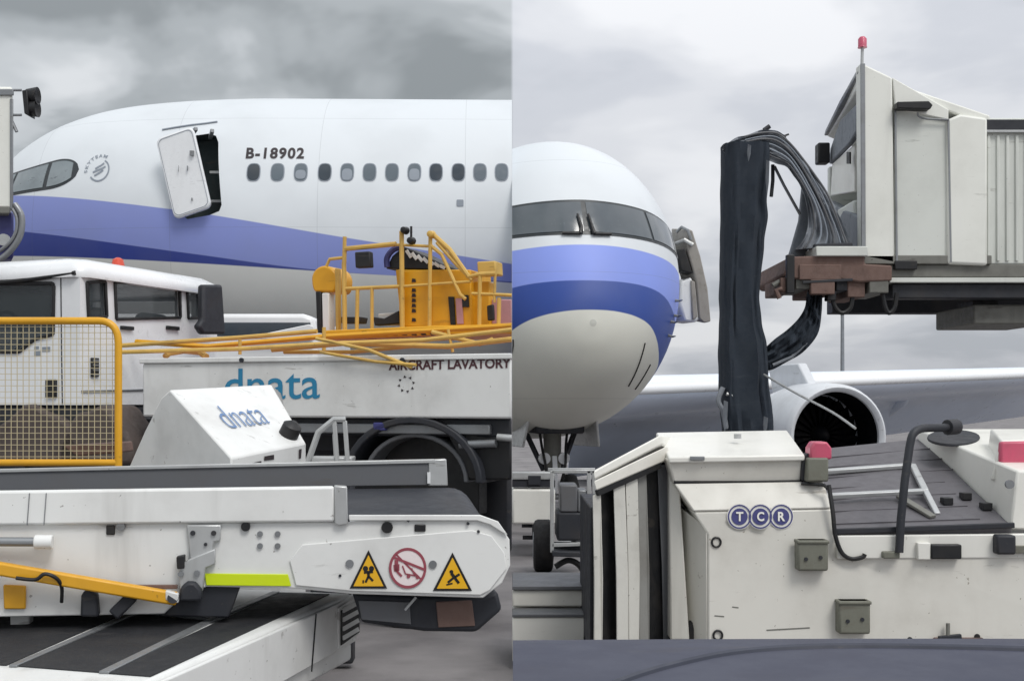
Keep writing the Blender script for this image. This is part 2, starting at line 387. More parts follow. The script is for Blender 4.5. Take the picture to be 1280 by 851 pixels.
# ------------------------------------------------------------------ airliner
def pchip(xs, ys):
    xs = np.array(xs, float); ys = np.array(ys, float); h = np.diff(xs); d = np.diff(ys) / h
    m = np.zeros(len(xs)); m[0] = d[0]; m[-1] = d[-1]
    for i in range(1, len(xs) - 1):
        if d[i - 1] * d[i] > 0:
            w1 = 2 * h[i] + h[i - 1]; w2 = h[i] + 2 * h[i - 1]; m[i] = (w1 + w2) / (w1 / d[i - 1] + w2 / d[i])
    def f(x):
        x = min(max(x, xs[0]), xs[-1]); i = min(int(np.searchsorted(xs, x, side='right')) - 1, len(h) - 1); t = (x - xs[i]) / h[i]
        return float(ys[i] * (1 + 2 * t) * (1 - t) ** 2 + m[i] * h[i] * t * (1 - t) ** 2 + ys[i + 1] * t * t * (3 - 2 * t) + m[i + 1] * h[i] * t * t * (t - 1))
    return f
class Fuselage:
    def __init__(s, width=1.0, height=1.0, length=1.0, tail=None, blunt=0.0):
        s.w, s.h, s.l, s.bl = width, height, length, blunt
        S = [0, .06, .25, .6, 1, 1.5, 2, 2.8, 3.67, 4.5, 5.5, 7, 60]
        s.top = pchip(S, [-.9, -.58, -.2, .36, .93, 1.56, 2.05, 2.5, 2.77, 2.9, 2.98, 3.03, 3.03])
        S2 = [0, .06, .25, .6, 1, 2, 3, 4.5, 6, 8, 60]
        s.bot = pchip(S2, [-.9, -1.15, -1.42, -1.75, -2.0, -2.4, -2.66, -2.88, -3.0, -3.05, -3.05])
        s.hw = pchip([0, .06, .25, .6, 1, 2, 3, 4, 5, 6, 8, 60], [0.0, .30, .64, 1.03, 1.36, 1.97, 2.4, 2.66, 2.82, 2.92, 2.98, 2.98])
        s.tail = tail
    def sec(s, x):
        x = x / s.l; x += s.bl * (1 - math.exp(-2.2 * x)); k = 1.0; up = 0.0
        if s.tail and x > s.tail[0]:
            q = min((x - s.tail[0]) / (s.tail[1] - s.tail[0]), 1); k = 1 - 0.9 * q ** 1.5; up = 2.0 * q
        t, b, w = s.top(x) * s.h * k + up, s.bot(x) * s.h * k + up, s.hw(x) * s.w * k
        return (t + b) / 2, max((t - b) / 2, 1e-3), max(w, 1e-3)
    def F(s, x, y, z):
        c, r, w = s.sec(x); return (y / w) ** 2 + ((z - c) / r) ** 2 - 1
    def nrm(s, x, y, z, e=0.01):
        g = Vector((s.F(x + e, y, z) - s.F(max(x - e, 0), y, z), s.F(x, y + e, z) - s.F(x, y - e, z), s.F(x, y, z + e) - s.F(x, y, z - e)))
        return g.normalized()
    def port(s, x, z, off=0.0, sgn=-1):
        c, r, w = s.sec(x); q = max(1 - ((z - c) / r) ** 2, 0.0)
        p = Vector((x, sgn * w * math.sqrt(q), z))
        return p + s.nrm(*p) * off if off else p
    def cyl(s, phi, z, x0, off=0.0):
        lo, hi = 0.0, x0 * 1.05 + 4
        for _ in range(44):
            m = (lo + hi) / 2; x = x0 - m * math.cos(phi); y = -m * math.sin(phi)
            if x <= 0 or s.F(x, y, z) > 0: hi = m
            else: lo = m
        p = Vector((x0 - lo * math.cos(phi), -lo * math.sin(phi), z))
        return p + s.nrm(*p) * off if off else p
def airliner_paint(name, top, mid, low, smax, white=(218, 223, 227), light=(132, 144, 205), dark=(46, 62, 138), belly=(208, 209, 206)):
    """white crown, light blue band, dark blue band, pale belly; band edges follow curves along the fuselage"""
    m = bpy.data.materials.new(name); m.use_nodes = True; nt = m.node_tree; L = nt.links
    b = nt.nodes['Principled BSDF']; b.inputs['Roughness'].default_value = 0.5; b.inputs['Coat Weight'].default_value = 0.0; b.inputs['Coat Roughness'].default_value = 0.12
    tc = N(nt, 'ShaderNodeTexCoord'); sep = N(nt, 'ShaderNodeSeparateXYZ'); L.new(tc.outputs['Object'], sep.inputs[0])
    sx = N(nt, 'ShaderNodeMath', operation='DIVIDE'); L.new(sep.outputs['X'], sx.inputs[0]); sx.inputs[1].default_value = smax
    def edge(pts):
        fc = N(nt, 'ShaderNodeFloatCurve'); c = fc.mapping.curves[0]
        pp = [((s / smax), (z + 4) / 8) for s, z in pts]
        while len(c.points) < len(pp): c.points.new(0.5, 0.5)
        for i, (u, v) in enumerate(pp): c.points[i].location = (u, v); c.points[i].handle_type = 'AUTO_CLAMPED'
        fc.mapping.update(); L.new(sx.outputs[0], fc.inputs['Value'])
        a = N(nt, 'ShaderNodeMath', operation='MULTIPLY_ADD'); L.new(fc.outputs[0], a.inputs[0]); a.inputs[1].default_value = 8; a.inputs[2].default_value = -4
        d = N(nt, 'ShaderNodeMath', operation='SUBTRACT'); L.new(sep.outputs['Z'], d.inputs[0]); L.new(a.outputs[0], d.inputs[1])
        r = N(nt, 'ShaderNodeMapRange'); r.inputs['From Min'].default_value = -0.008; r.inputs['From Max'].default_value = 0.008
        L.new(d.outputs[0], r.inputs['Value']); return r.outputs[0]
    nz = N(nt, 'ShaderNodeTexNoise'); nz.inputs['Scale'].default_value = 0.7; nz.inputs['Detail'].default_value = 7; L.new(tc.outputs['Object'], nz.inputs['Vector'])
    def mix(f, A, B):
        n = N(nt, 'ShaderNodeMix', data_type='RGBA')
        if isinstance(f, float): n.inputs['Factor'].default_value = f
        else: L.new(f, n.inputs['Factor'])
        for k, c in (('A', A), ('B', B)):
            if isinstance(c, tuple): n.inputs[k].default_value = (*lin(c), 1)
            else: L.new(c, n.inputs[k])
        return n.outputs['Result']
    c = mix(edge(low), belly, dark); c = mix(edge(mid), c, light); c = mix(edge(top), c, white)
    gm = N(nt, 'ShaderNodeMapRange'); gm.inputs['From Min'].default_value = 0.45; gm.inputs['From Max'].default_value = 0.8; gm.inputs['To Max'].default_value = 0.16
    L.new(nz.outputs['Fac'], gm.inputs['Value'])
    c = mix(gm.outputs[0], c, (132, 134, 136))
    def seam(src, step, width):
        fr_ = N(nt, 'ShaderNodeMath', operation='PINGPONG'); L.new(src, fr_.inputs[0]); fr_.inputs[1].default_value = step
        lt = N(nt, 'ShaderNodeMath', operation='LESS_THAN'); L.new(fr_.outputs[0], lt.inputs[0]); lt.inputs[1].default_value = width
        return lt.outputs[0]
    sm = N(nt, 'ShaderNodeMath', operation='MAXIMUM'); L.new(seam(sep.outputs['X'], 1.37, 0.006), sm.inputs[0]); L.new(seam(sep.outputs['Z'], 1.12, 0.005), sm.inputs[1])
    sk = N(nt, 'ShaderNodeMath', operation='MULTIPLY'); L.new(sm.outputs[0], sk.inputs[0]); sk.inputs[1].default_value = 0.22
    c = mix(sk.outputs[0], c, (92, 96, 102))
    L.new(c, b.inputs['Base Color'])
    bp = N(nt, 'ShaderNodeBump'); bp.inputs['Strength'].default_value = 0.06; bp.inputs['Distance'].default_value = 0.05
    nb = N(nt, 'ShaderNodeTexNoise'); nb.inputs['Scale'].default_value = 1.6; L.new(tc.outputs['Object'], nb.inputs['Vector']); L.new(nb.outputs['Fac'], bp.inputs['Height']); L.new(bp.outputs[0], b.inputs['Normal'])
    return m
def build_fuselage(fz, parent, mat, length, n=72, ns=90):
    rings = []
    for i in range(ns + 1):
        x = length * (i / ns) ** 2.0 if i else 0.0
        x = max(x, 0.0006)
        c, r, w = fz.sec(x)
        rings.append([(x, w * math.cos(a), c + r * math.sin(a)) for a in (2 * math.pi * k / n for k in range(n))])
    return MB().loft(rings).build('fuselage', mat, parent, smooth=60)
def windscreen(fz, parent, x0, ctr, sd, phi_end, mat_glass, splits):
    """black mask wrapped round the nose and six panes a little proud of it"""
    def lims(phi, pad=0.0):
        q = min(abs(phi) / phi_end, 1.0); e = q ** 1.6
        lo = ctr[0] + (sd[0] - ctr[0]) * e; hi = ctr[1] + (sd[1] - ctr[1]) * e
        mid = (lo + hi) / 2; h = (hi - lo) / 2
        tail = max(0.0, (q - 0.84) / 0.16); h *= math.sqrt(max(1 - tail ** 2, 0.0004))
        return mid - h + pad, mid + h - pad
    def sheet(p0, p1, pad, off, name, mat, par, nu):
        nv = 6; mb = MB(); vs = []
        for layer in (off, off - 0.05):
            for i in range(nu + 1):
                ph = p0 + (p1 - p0) * i / nu; lo, hi = lims(ph, pad)
                for j in range(nv + 1): vs.append(fz.cyl(ph, lo + (hi - lo) * j / nv, x0, layer))
        w = nv + 1; k = (nu + 1) * w; fs = []
        for i in range(nu):
            for j in range(nv):
                a = i * w + j; fs += [(a, a + 1, a + w + 1, a + w), (k + a, k + a + w, k + a + w + 1, k + a + 1)]
            for j in (0, nv): a = i * w + j; fs.append((a, a + w, k + a + w, k + a))
        for i in (0, nu):
            for j in range(nv): a = i * w + j; fs.append((a, a + 1, k + a + 1, k + a))
        mb.add(vs, fs); return mb.build(name, mat, par, smooth=50)
    mask = sheet(-phi_end, phi_end, 0.0, 0.008, 'windscreen_mask', MASK, parent, 150)
    for sgn in (1, -1):
        for a, b in splits:
            sheet(sgn * a * phi_end, sgn * b * phi_end, 0.05, 0.02, 'windscreen_pane', mat_glass, mask, 26)
    return mask
def rounded(w, h, r, n=5):
    out = []
    for cx, cy, a0 in ((w / 2 - r, h / 2 - r, 0), (-w / 2 + r, h / 2 - r, math.pi / 2), (-w / 2 + r, -h / 2 + r, math.pi), (w / 2 - r, -h / 2 + r, 1.5 * math.pi)):
        out += [(cx + r * math.cos(a0 + math.pi / 2 * k / n), cy + r * math.sin(a0 + math.pi / 2 * k / n)) for k in range(n + 1)]
    return out
def port_plate(fz, outline, off, thick, name, mat, parent):
    """plate that follows the port flank: outline in (along, up), hugging the skin"""
    n = len(outline); cx = sum(p[0] for p in outline) / n; cz = sum(p[1] for p in outline) / n
    vs = []
    for layer in (off, off - thick):
        for k in (1.0, 0.6, 0.25):
            vs += [fz.port(cx + (x - cx) * k, cz + (z - cz) * k, layer) for x, z in outline]
        vs.append(fz.port(cx, cz, layer))
    q = 3 * n + 1; fs = []
    for b in (0, q):
        for i in range(n):
            j = (i + 1) % n
            fs += [(b + i, b + j, b + n + j, b + n + i), (b + n + i, b + n + j, b + 2 * n + j, b + 2 * n + i), (b + 2 * n + i, b + 2 * n + j, b + 3 * n)]
    fs += [(i, (i + 1) % n, q + (i + 1) % n, q + i) for i in range(n)]
    return MB().add(vs, fs).build(name, mat, parent, smooth=35)
def cut(o, cutter):
    """real opening: subtract the cutter from the mesh"""
    md = o.modifiers.new('opening', 'BOOLEAN'); md.operation = 'DIFFERENCE'; md.object = cutter; md.solver = 'EXACT'
    bpy.context.view_layer.update()
    me = bpy.data.meshes.new_from_object(o.evaluated_get(bpy.context.evaluated_depsgraph_get()))
    o.modifiers.remove(md); o.data = me
    SIDE.pop(cutter, None); bpy.data.objects.remove(cutter)
    me.polygons.foreach_set('use_smooth', [True] * len(me.polygons)); me.set_sharp_from_angle(angle=math.radians(50))
def nose_gear(parent, x, zg, zb, r=0.42, spread=0.34):
    g = MB().cyl((x, 0, zg + r), (x + 0.1, 0, zb + 0.5), 0.09, 0.13, 14)
    g.cyl((x, -spread - 0.05, zg + r), (x, spread + 0.05, zg + r), 0.06, n=12)
    g.bar((x + 0.1, 0, zg + 1.0), (x + 0.95, 0, zb + 0.35), 0.08, 0.08)
    gear = g.build('nose_gear', LIGHTMETAL, parent, 0, 40)
    for sgn in (-1, 1): wheel('tyre', gear, (x, sgn * spread, zg + r), r, 0.28, 'y')
    return gear

def left_airliner():
    CUR[0] = 'L'
    fr = Frame(-11.9, 25.0, math.radians(1.4), ground_z(25.0))
    zc = 5.1 - fr.o.z
    root = empty('airliner', fr, 'white airliner seen side-on, its forward door hanging crooked, registration B-18902', 'airliner')
    fz = Fuselage()
    # the fuselage mesh is built about its own axis and lifted to its height above the apron
    mat = airliner_paint('airliner_livery_side', [(0, .85), (1.7, .78), (5.5, .34), (8.8, -.2), (12.2, -.72), (16, -1.3)],
                         [(0, .3), (1.8, .1), (6, -.50), (8.2, -.78), (12, -1.0), (16, -1.4)],
                         [(0, -.34), (1.8, -.42), (6, -.66), (8.2, -.80), (12, -1.02), (16, -1.42)], 16.0)
    fus = build_fuselage(fz, root, mat, 14.5)
    fus.location.z = zc
    up = Vector((0, 0, zc))
    # door opening: real recess
    def S(px, py): # pixel on the near flank -> (along, up about the axis)
        y = -2.9
        for _ in range(6):
            p = fr.ray(px, py, 'y', y); c, r, w = fz.sec(max(p.x, .05)); q = 1 - ((p.z - zc - c) / r) ** 2
            y = -w * math.sqrt(max(q, 0.0))
        return p.x, p.z - zc
    op = [S(*p) for p in ((214, 178), (266, 166), (273, 172), (277, 255), (270, 266), (232, 274), (224, 268))]
    op = [S(228, 172), S(262, 167), S(270, 170), S(273, 178), S(277, 256), S(274, 264), S(262, 269), S(234, 274), S(226, 268), S(222, 180)]
    c = MB().prism([(x, -1.75, z) for x, z in op], (0, -3, 0)).build('cutter', CABIN, None, smooth=0)
    c.location = (0, 0, 0); c.matrix_world = fr.m @ Matrix.Translation(up)
    cut(fus, c)
    fus.data.materials.append(CABIN)
    for p in fus.data.polygons:
        cc = p.center
        if 5 < cc.x < 7.2 and -1.8 < cc.z < 2.4 and cc.y < 0:
            cx, r, w = fz.sec(cc.x)
            if abs(fz.F(cc.x, cc.y, cc.z)) > 0.08: p.material_index = 1
    lin_ = MB()
    for z in (1.1, 0.55, 0.1, -.4): lin_.box((6.1, -2.3, z), (6.62, -2.36, z + 0.05))
    lin_.box((5.6, -2.6, -0.62), (6.6, -1.8, -0.58)); 
    o = lin_.build('galley_trim', LIGHTMETAL, root, 0.005); o.location.z = zc
    # the door itself: thick panel knocked askew, hanging outside the opening
    c4 = [S(203, 182), S(251, 169), S(275, 263), S(219, 276)]
    cx = sum(p[0] for p in c4) / 4; cz = sum(p[1] for p in c4) / 4
    ax = Vector((c4[1][0] - c4[0][0], 0, c4[1][1] - c4[0][1])); w = ax.length; ax.normalize()
    dn = Vector((c4[3][0] - c4[0][0], 0, c4[3][1] - c4[0][1])); h = dn.length; dn.normalize()
    rr = rounded(w, h, 0.11, 5)
    def skin(u, v, off):
        p = Vector((cx, 0, cz)) + ax * u - dn * v
        t = 0.22 + 0.10 * (u / w) + 0.14 * (v / h)
        q = fz.port(p.x, p.z * 0.55 + 0.25, 0); return Vector((p.x, q.y - t - off, p.z))
    mb = MB(); ringset = []
    for off, k in ((-0.0, 0.9), (0.0, 1.0), (0.085, 1.0), (0.11, 0.965)):
        ringset.append([skin(u * k, v * k, off) for u, v in rr])
    mb.loft(ringset)
    door = mb.build('door', WHITE_CAB, root, 0, 35); door['label'] = 'white cabin door hanging loose and tilted from its opening'; door.location.z = zc
    def dmap(u, v, k=1.0): return skin((u - .5) * w, (v - .5) * h, 0.112 + 0.003 * k)
    # raised lining border, handle and small placards on the door
    flat([[(a[0], a[1]), (b[0], b[1]), (d[0], d[1]), (e[0], e[1])] for a, b, d, e in
          [((x0 / w + .5, y0 / h + .5), (x1 / w + .5, y1 / h + .5), (x1 / w * .975 + .5, y1 / h * .985 + .5), (x0 / w * .975 + .5, y0 / h * .985 + .5))
           for (x0, y0), (x1, y1) in zip([(a * .92, b * .95) for a, b in rr], [(a * .92, b * .95) for a, b in rr[1:] + rr[:1]])]], dmap, 'door_seam', EMBLEM, door)
    hb = MB(); hb.box(skin(-.10 * w, .02 * h, .10), skin(-.06 * w, .09 * h, .14)); hb.box(skin(.12 * w, .0, .10), skin(.17 * w, .05 * h, .14)); hb.box(skin(.28 * w, .16 * h, .10), skin(.40 * w, .2 * h, .15))
    hb.box(skin(.05 * w, -.36 * h, .10), skin(.09 * w, -.33 * h, .13))
    hb.build('door_handle', GREYMETAL, door, 0.006)
    for px0, px1, py0, py1 in ((237, 250, 168, 176), (262, 270, 170, 178)):
        a = S(px0, py0); b_ = S(px1, py1)
        MB().bar(fz.port(a[0], a[1], -0.05), fz.port(b_[0], b_[1], 0.30), 0.07, 0.07).build('hinge_arm', GREYMETAL, root, 0.01).location.z = zc
    # shallow rain gutter above the doorway
    g = MB(); pts = [fz.port(*S(px, py), 0.012) for px, py in ((203, 163), (220, 160), (240, 157), (258, 155), (272, 153))]
    g.tube(pts, 0.018, 6); g.build('rain_gutter', EMBLEM, root, 0).location.z = zc
    # cabin windows
    for px in (317, 347, 376, 406, 434, 462, 490, 518, 545, 573, 600, 627):
        s, z = S(px, 215.5)
        ww, hh = 0.225, 0.325
        out = [(s + ww / 2 * math.copysign(abs(math.cos(a)) ** 0.7, math.cos(a)), z + hh / 2 * math.copysign(abs(math.sin(a)) ** 0.7, math.sin(a))) for a in (2 * math.pi * k / 20 for k in range(20))]
        outl = [(s + (x - s) * 1.16, z + (y - z) * 1.12) for x, y in out]
        wnd = port_plate(fz, outl, 0.008, 0.05, 'cabin_window', EMBLEM, root); wnd.location.z = zc
        p = port_plate(fz, out, 0.014, 0.03, 'window_pane', PANE_D if px in (317, 406, 545, 573) else PANE, wnd)
        if px in (434, 518, 376): port_plate(fz, [(s + (x - s) * .86, z - .05 + (y - z) * (.4 + .15 * (px % 3))) for x, y in out], 0.018, 0.01, 'window_blind', EMBLEM, wnd)
    s, z = S(575, 254)
    port_plate(fz, [(s + a, z + b) for a, b in rounded(0.13, 0.13, 0.02)], 0.006, 0.03, 'static_port', EMBLEM, root).location.z = zc
    # windscreen
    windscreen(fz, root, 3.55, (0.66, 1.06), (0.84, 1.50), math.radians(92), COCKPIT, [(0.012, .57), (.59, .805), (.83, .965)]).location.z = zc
    for sgn in (1,):
        w_ = MB(); w_.tube([fz.cyl(math.radians(10), .45, 3.4, 0.05), fz.cyl(math.radians(30), .72, 3.4, 0.06)], 0.02, 6); w_.build('wiper', BLACK, root).location.z = zc
    # registration and emblem
    s0, z0 = S(307, 199); s1, z1 = S(381, 185)
    text('B-18902', lambda u, v, k: fz.port(s0 + (s1 - s0) * u, z0 + (z1 - z0) * v, 0.006), 'registration', TEXTD, root, bold=0.035, spacing=1.16).location.z = zc
    ec, ez = S(124, 213)
    polys = ringpolys(0, 0, .74, .86, n=26, a0=-2.5, a1=1.1)
    for dy, ln in ((.26, .34), (0.0, .5), (-.26, .34)):
        pts = [(-ln, dy - .16), (-ln * .3, dy - .02), (ln * .3, dy + .08), (ln, dy + .26)]
        polys += [stroke(a, b, .075) for a, b in zip(pts, pts[1:])]
    em = lambda u, v, k: fz.port(ec + u * 0.24, ez + v * 0.27, 0.006 * k)
    flat(polys, em, 'emblem', EMBLEM, root).location.z = zc
    text('SKYTEAM', lambda u, v, k: em((0.98 + .26 * v) * math.cos(3.3 - 2.2 * u), (0.98 + .26 * v) * math.sin(3.3 - 2.2 * u), 1), 'emblem_lettering', EMBLEM, root, bold=0.02, spacing=1.35).location.z = zc
    nose_gear(root, 4.2, 0.0, zc - 2.9)
left_airliner()

def right_airliner():
    CUR[0] = 'R'
    fr = Frame(1.42, 21.0, math.radians(90 + 9.5), ground_z(24.5))
    sz = 1.03; sw = 0.95; sl = 0.86
    zc = 4.17 - fr.o.z
    root = empty('airliner', fr, 'blue-banded airliner seen nose-on beside the boarding bridge, engine and wing behind', 'airliner')
    fz = Fuselage(sw, sz, sl, tail=(34, 58), blunt=.35)
    h = sz
    mat = airliner_paint('airliner_livery_nose', [(0, .62 * h), (.5, .46 * h), (2, .24 * h), (4, -.2 * h), (9, -1.3 * h), (50, -3.4)],
                         [(0, -.14 * h), (.3, -.18 * h), (1.7, -.58 * h), (4, -1.35 * h), (9, -2.4 * h), (50, -3.6)],
                         [(0, -.66 * h), (.3, -.78 * h), (1.2, -1.22 * h), (2.4, -1.66 * h), (4, -2.2 * h), (9, -2.9 * h), (50, -3.8)], 50.0,
                         light=(134, 154, 232), dark=(46, 76, 156), belly=(224, 224, 214))
    fus = build_fuselage(fz, root, mat, 48, 80, 110); fus.location.z = zc
    # forward doorway and the torn-back door
    xs = 5.0
    c = MB().prism([(xs + a, -1.6, b + 0.1) for a, b in rounded(1.0, 2.15, 0.16)], (0, -3, 0)).build('cutter', CABIN, None, smooth=0)
    c.matrix_world = fr.m @ Matrix.Translation((0, 0, zc)); cut(fus, c)
    fus.data.materials.append(CABIN)
    for p in fus.data.polygons:
        cc = p.center
        if xs - .7 < cc.x < xs + .7 and -1.2 < cc.z < 1.4 and cc.y < 0 and abs(fz.F(cc.x, cc.y, cc.z)) > 0.08: p.material_index = 1
    def A(px, py, d): return fr.at(px, py, d)
    d0, d1 = 25.55, 26.35
    out = [(858, 286), (866, 288), (876, 320), (885, 360), (889, 402), (880, 404), (874, 398), (870, 350), (860, 315)]
    mb = MB().prism([A(x, y, d0) for x, y in out], A(858, 286, d1) - A(858, 286, d0) + Vector((0, 0.35, 0)))
    dr = mb.build('door', DOORGREY, root, 0.03); dr['label'] = 'open cabin door bent outwards, seen edge-on'
    lin1 = [(852, 352), (864, 346), (872, 362), (876, 398), (870, 403), (856, 401), (850, 380)]
    MB().prism([A(x, y, d0 + .05) for x, y in lin1], Vector((0.55, 0.1, 0))).build('door_lining', WHITE_CAB, dr, 0.04)
    MB().prism([A(x, y, d0 - .02) for x, y in [(864, 350), (869, 352), (872, 396), (866, 400)]], Vector((0.3, 0, 0))).build('slide_cover', DOORGREY, dr, 0.02)
    MB().prism([A(x, y, d0 - .03) for x, y in [(846, 312), (856, 310), (866, 342), (852, 338)]], Vector((0.4, 0, 0))).build('doorway_shade', BLACK, dr, 0.02)  # black slab painted in for the shade inside the open doorway
    MB().tube([A(846, 290, 25.7), A(852, 284, 25.6), A(860, 288, 25.5), A(864, 300, 25.5)], 0.035, 8).build('hinge_arm', GREYMETAL, dr)
    MB().tube([A(846, 304, 25.8), A(856, 300, 25.5), A(866, 306, 25.5)], 0.045, 8).build('hinge_arm', LIGHTMETAL, dr)
    # windscreen and wipers
    ms = windscreen(fz, root, 3.3, (0.67 * h, 1.33 * h), (0.44 * h, .92 * h), math.radians(84), COCKPIT_D, [(0.012, .36), (.38, .68), (.70, .95)]); ms.location.z = zc
    for s_ in (1, -1):
        w_ = MB(); b0 = fz.cyl(math.radians(2.5 * s_), .66 * h, 3.3, .05)
        w_.tube([b0, fz.cyl(math.radians(2.0 * s_), .78 * h, 3.3, .06), fz.cyl(math.radians((1.2 if s_ > 0 else 3) * s_), 1.02 * h, 3.3, .06)], [.045, .03, .02], 8)
        w_.tube([b0, fz.cyl(math.radians(9 * s_), .67 * h, 3.3, .05)], 0.03, 6)
        w_.build('wiper', BLACK, root).location.z = zc
    # probes and seams on the radome
    for phi, za, zb, dphi in ((-30, -1.15, -1.95, -22), (24, -1.2, -1.95, 3), (40, -1.55, -2.0, 2)):
        pts = [fz.cyl(math.radians(phi + dphi * t * t), (za + (zb - za) * t) * h, 3.0, 0.006) for t in (i / 8 for i in range(9))]
        MB().tube(pts, 0.014, 6).build('radome_strip', BLACK, root).location.z = zc
    for phi, z in ((50, -.75), (52, -1.0), (54, -.35), (56, -.62)):
        p = fz.cyl(math.radians(phi), z * h, 3.2, 0.0); q = p + fz.nrm(*p) * 0.09
        MB().tube([p, q, q + Vector((-.16, 0, 0))], [.03, .02, .012], 8).build('air_probe', GREYMETAL, root).location.z = zc
    # nose gear, gear doors
    xg = 3.6; zg = ground_z(24.6) - fr.o.z
    nose_gear(root, xg, zg, zc - 2.7 * h, 0.46, 0.36)
    for s_ in (-1, 1):
        mb = MB().prism([(xg - 1.1, s_ * .62, zc - 2.35 * h), (xg + 1.4, s_ * .62, zc - 2.7 * h), (xg + 1.3, s_ * .72, zc - 3.15 * h), (xg - .9, s_ * .74, zc - 3.1 * h)], (0, s_ * 0.05, 0))
        mb.build('gear_door', LIGHTMETAL, root, 0.015)
    mb = MB().box((xg - .8, -.5, zc - 2.85 * h), (xg + 1.2, .5, zc - 2.45 * h)); mb.build('gear_bay', DARK, root, 0.05)
    for yy in (-.2, .2): MB().cyl((xg - .12, yy, zg + 1.25), (xg - .22, yy, zg + 1.25), .12, n=16).build('taxi_light', WHITE_CAB, root)
    MB().cyl((xg - .05, 0, zg + .95), (xg + .05, 0, zc - 2.5 * h), .17, .2, 16).build('gear_leg', BEAMG, root)
    for sg in (-1, 1):
        MB().bar((xg, sg * .18, zg + 1.0), (xg + .3, sg * .62, zc - 2.6 * h), .09, .09).build('gear_brace', DARK, root, .01)
        MB().tube(smooth_path([(xg - .2, sg * .12, zg + .7), (xg - .32, sg * .2, zg + 1.1), (xg - .15, sg * .25, zg + 1.5), (xg - .1, sg * .3, zg + 1.9)]), .03, 6).build('gear_hose', BLACK, root)
    MB().bar((xg - .22, 0, zg + .55), (xg - .3, 0, zg + .95), .1, .06).build('torque_link', WHITE_CAB, root, .01); MB().bar((xg - .3, 0, zg + .95), (xg - .2, 0, zg + 1.3), .1, .06).build('torque_link', WHITE_CAB, root, .01)
    # port wing: leading edge, main panel drooping to its flaps, fairings
    def W(px, py, d): return fr.at(px, py, d)
    st = []   # leading edge point, chord direction given by trailing edge point
    for t in (i / 10 for i in range(11)):
        le = fr.inv @ Vector((2.2 + 29.5 * t, 38.0 + 23.0 * t, 2.15 + 1.25 * t))
        ch = 9.8 - 4.0 * t
        st.append((le, ch))
    rings = []; aft = fr.inv.to_3x3() @ Vector((0, 1, 0))
    for le, ch in st:
        up, lo = [], []
        for q in (0, .01, .04, .1, .22, .4, .6, .7, .85, 1.0):
            th = 0.62 * (2.969 * math.sqrt(q) - 1.26 * q - 3.516 * q * q + 2.843 * q ** 3 - 1.015 * q ** 4) * 0.12 * ch
            drop = -0.12 * q * ch - 0.55 * max(0, q - .6) * ch
            up.append(le + aft * (q * ch) + Vector((0, 0, th * 1.1 + drop))); lo.append(le + aft * (q * ch) + Vector((0, 0, -th * 0.9 + drop)))
        rings.append(lo[::-1] + up[1:-1])
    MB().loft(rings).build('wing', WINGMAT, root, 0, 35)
    sl_ = []
    for le, ch in st:
        ring = []
        for k in range(10):
            a = math.pi * (0.45 + 1.1 * k / 9); ring.append(le + Vector((0.14 + 0.22 * math.cos(a), 0, 0.17 * math.sin(a) * (1.2 if k < 5 else 1.0))))
        sl_.append(ring)
    MB().loft(sl_).build('leading_edge', WINGLE, root, 0, 50)
    for t in (.36, .55):
        le = fr.inv @ Vector((2.2 + 29.5 * t, 38.0 + 23.0 * t, 2.15 + 1.25 * t)); ch = 9.8 - 4.0 * t
        a = le + Vector((.45 * ch, 0, -.25 - .07 * ch)); b = le + Vector((1.05 * ch, 0, -.3 * ch))
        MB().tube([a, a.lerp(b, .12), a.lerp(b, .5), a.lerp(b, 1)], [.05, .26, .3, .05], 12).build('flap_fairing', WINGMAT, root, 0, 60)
    # engine
    ec = fr.at(1046, 546, 36.5); R = 1.62
    xo = ec.x
    prof = [(R * .85, .0), (R * .89, -.08), (R * .93, -.11), (R * .97, -.06), (R, .12), (R * 1.03, 1.0), (R * 1.02, 2.4), (R * .9, 3.8), (R * .72, 4.8), (R * .66, 4.8), (R * .7, 3.6), (R * .78, 2.4), (R * .82, 1.4), (R * .84, .4)]
    mb = MB(); n = 48; rings = [[(xo + t, ec.y + r * math.cos(2 * math.pi * k / n), ec.z + r * math.sin(2 * math.pi * k / n)) for k in range(n)] for r, t in prof]
    mb.loft(rings + [rings[0]], cap=False); eng = mb.build('engine_nacelle', NACELLE, root, 0, 50)
    def ringy(r, t): return [(xo + t, ec.y + r * math.cos(2 * math.pi * k / n), ec.z + r * math.sin(2 * math.pi * k / n)) for k in range(n)]
    MB().loft([ringy(R * .845, .10), ringy(R * .835, .4), ringy(R * .81, 1.35)], cap=False).build('inlet_duct', FANDARK, eng, 0, 50)
    MB().loft([ringy(R * .78, 1.45), ringy(R * .78, 1.5)]).build('fan_disc', FANDARK, eng, 0, 30)
    MB().loft([ringy(.02, .75), ringy(.2, .95), ringy(.38, 1.4)]).build('spinner', FANDARK, eng, 0, 60)
    for k in range(22):
        a = 2 * math.pi * k / 22; ca, sa = math.cos(a), math.sin(a); cb, sb = math.cos(a + .22), math.sin(a + .22); cd, sd_ = math.cos(a + .34), math.sin(a + .34)
        P = lambda r, c_, s_, t: (xo + t, ec.y + r * c_, ec.z + r * s_)
        MB().prism([P(.33, ca, sa, 1.15), P(R * .77, ca, sa, 1.0), P(R * .77, cd, sd_, 1.4), P(.33, cb, sb, 1.4)], (0.03, 0, 0)).build('fan_blade', FANDARK, eng, 0, 0)
    MB().prism([(xo + 1.6, ec.y - .16, ec.z + R * .9), (xo + 4.6, ec.y - .16, ec.z + R * .6), (xo + 5.2, ec.y - .16, ec.z + R + .7), (xo + 2.6, ec.y - .16, ec.z + R + .7)], (0, .32, 0)).build('pylon', NACELLE, root, 0.05)
right_airliner()

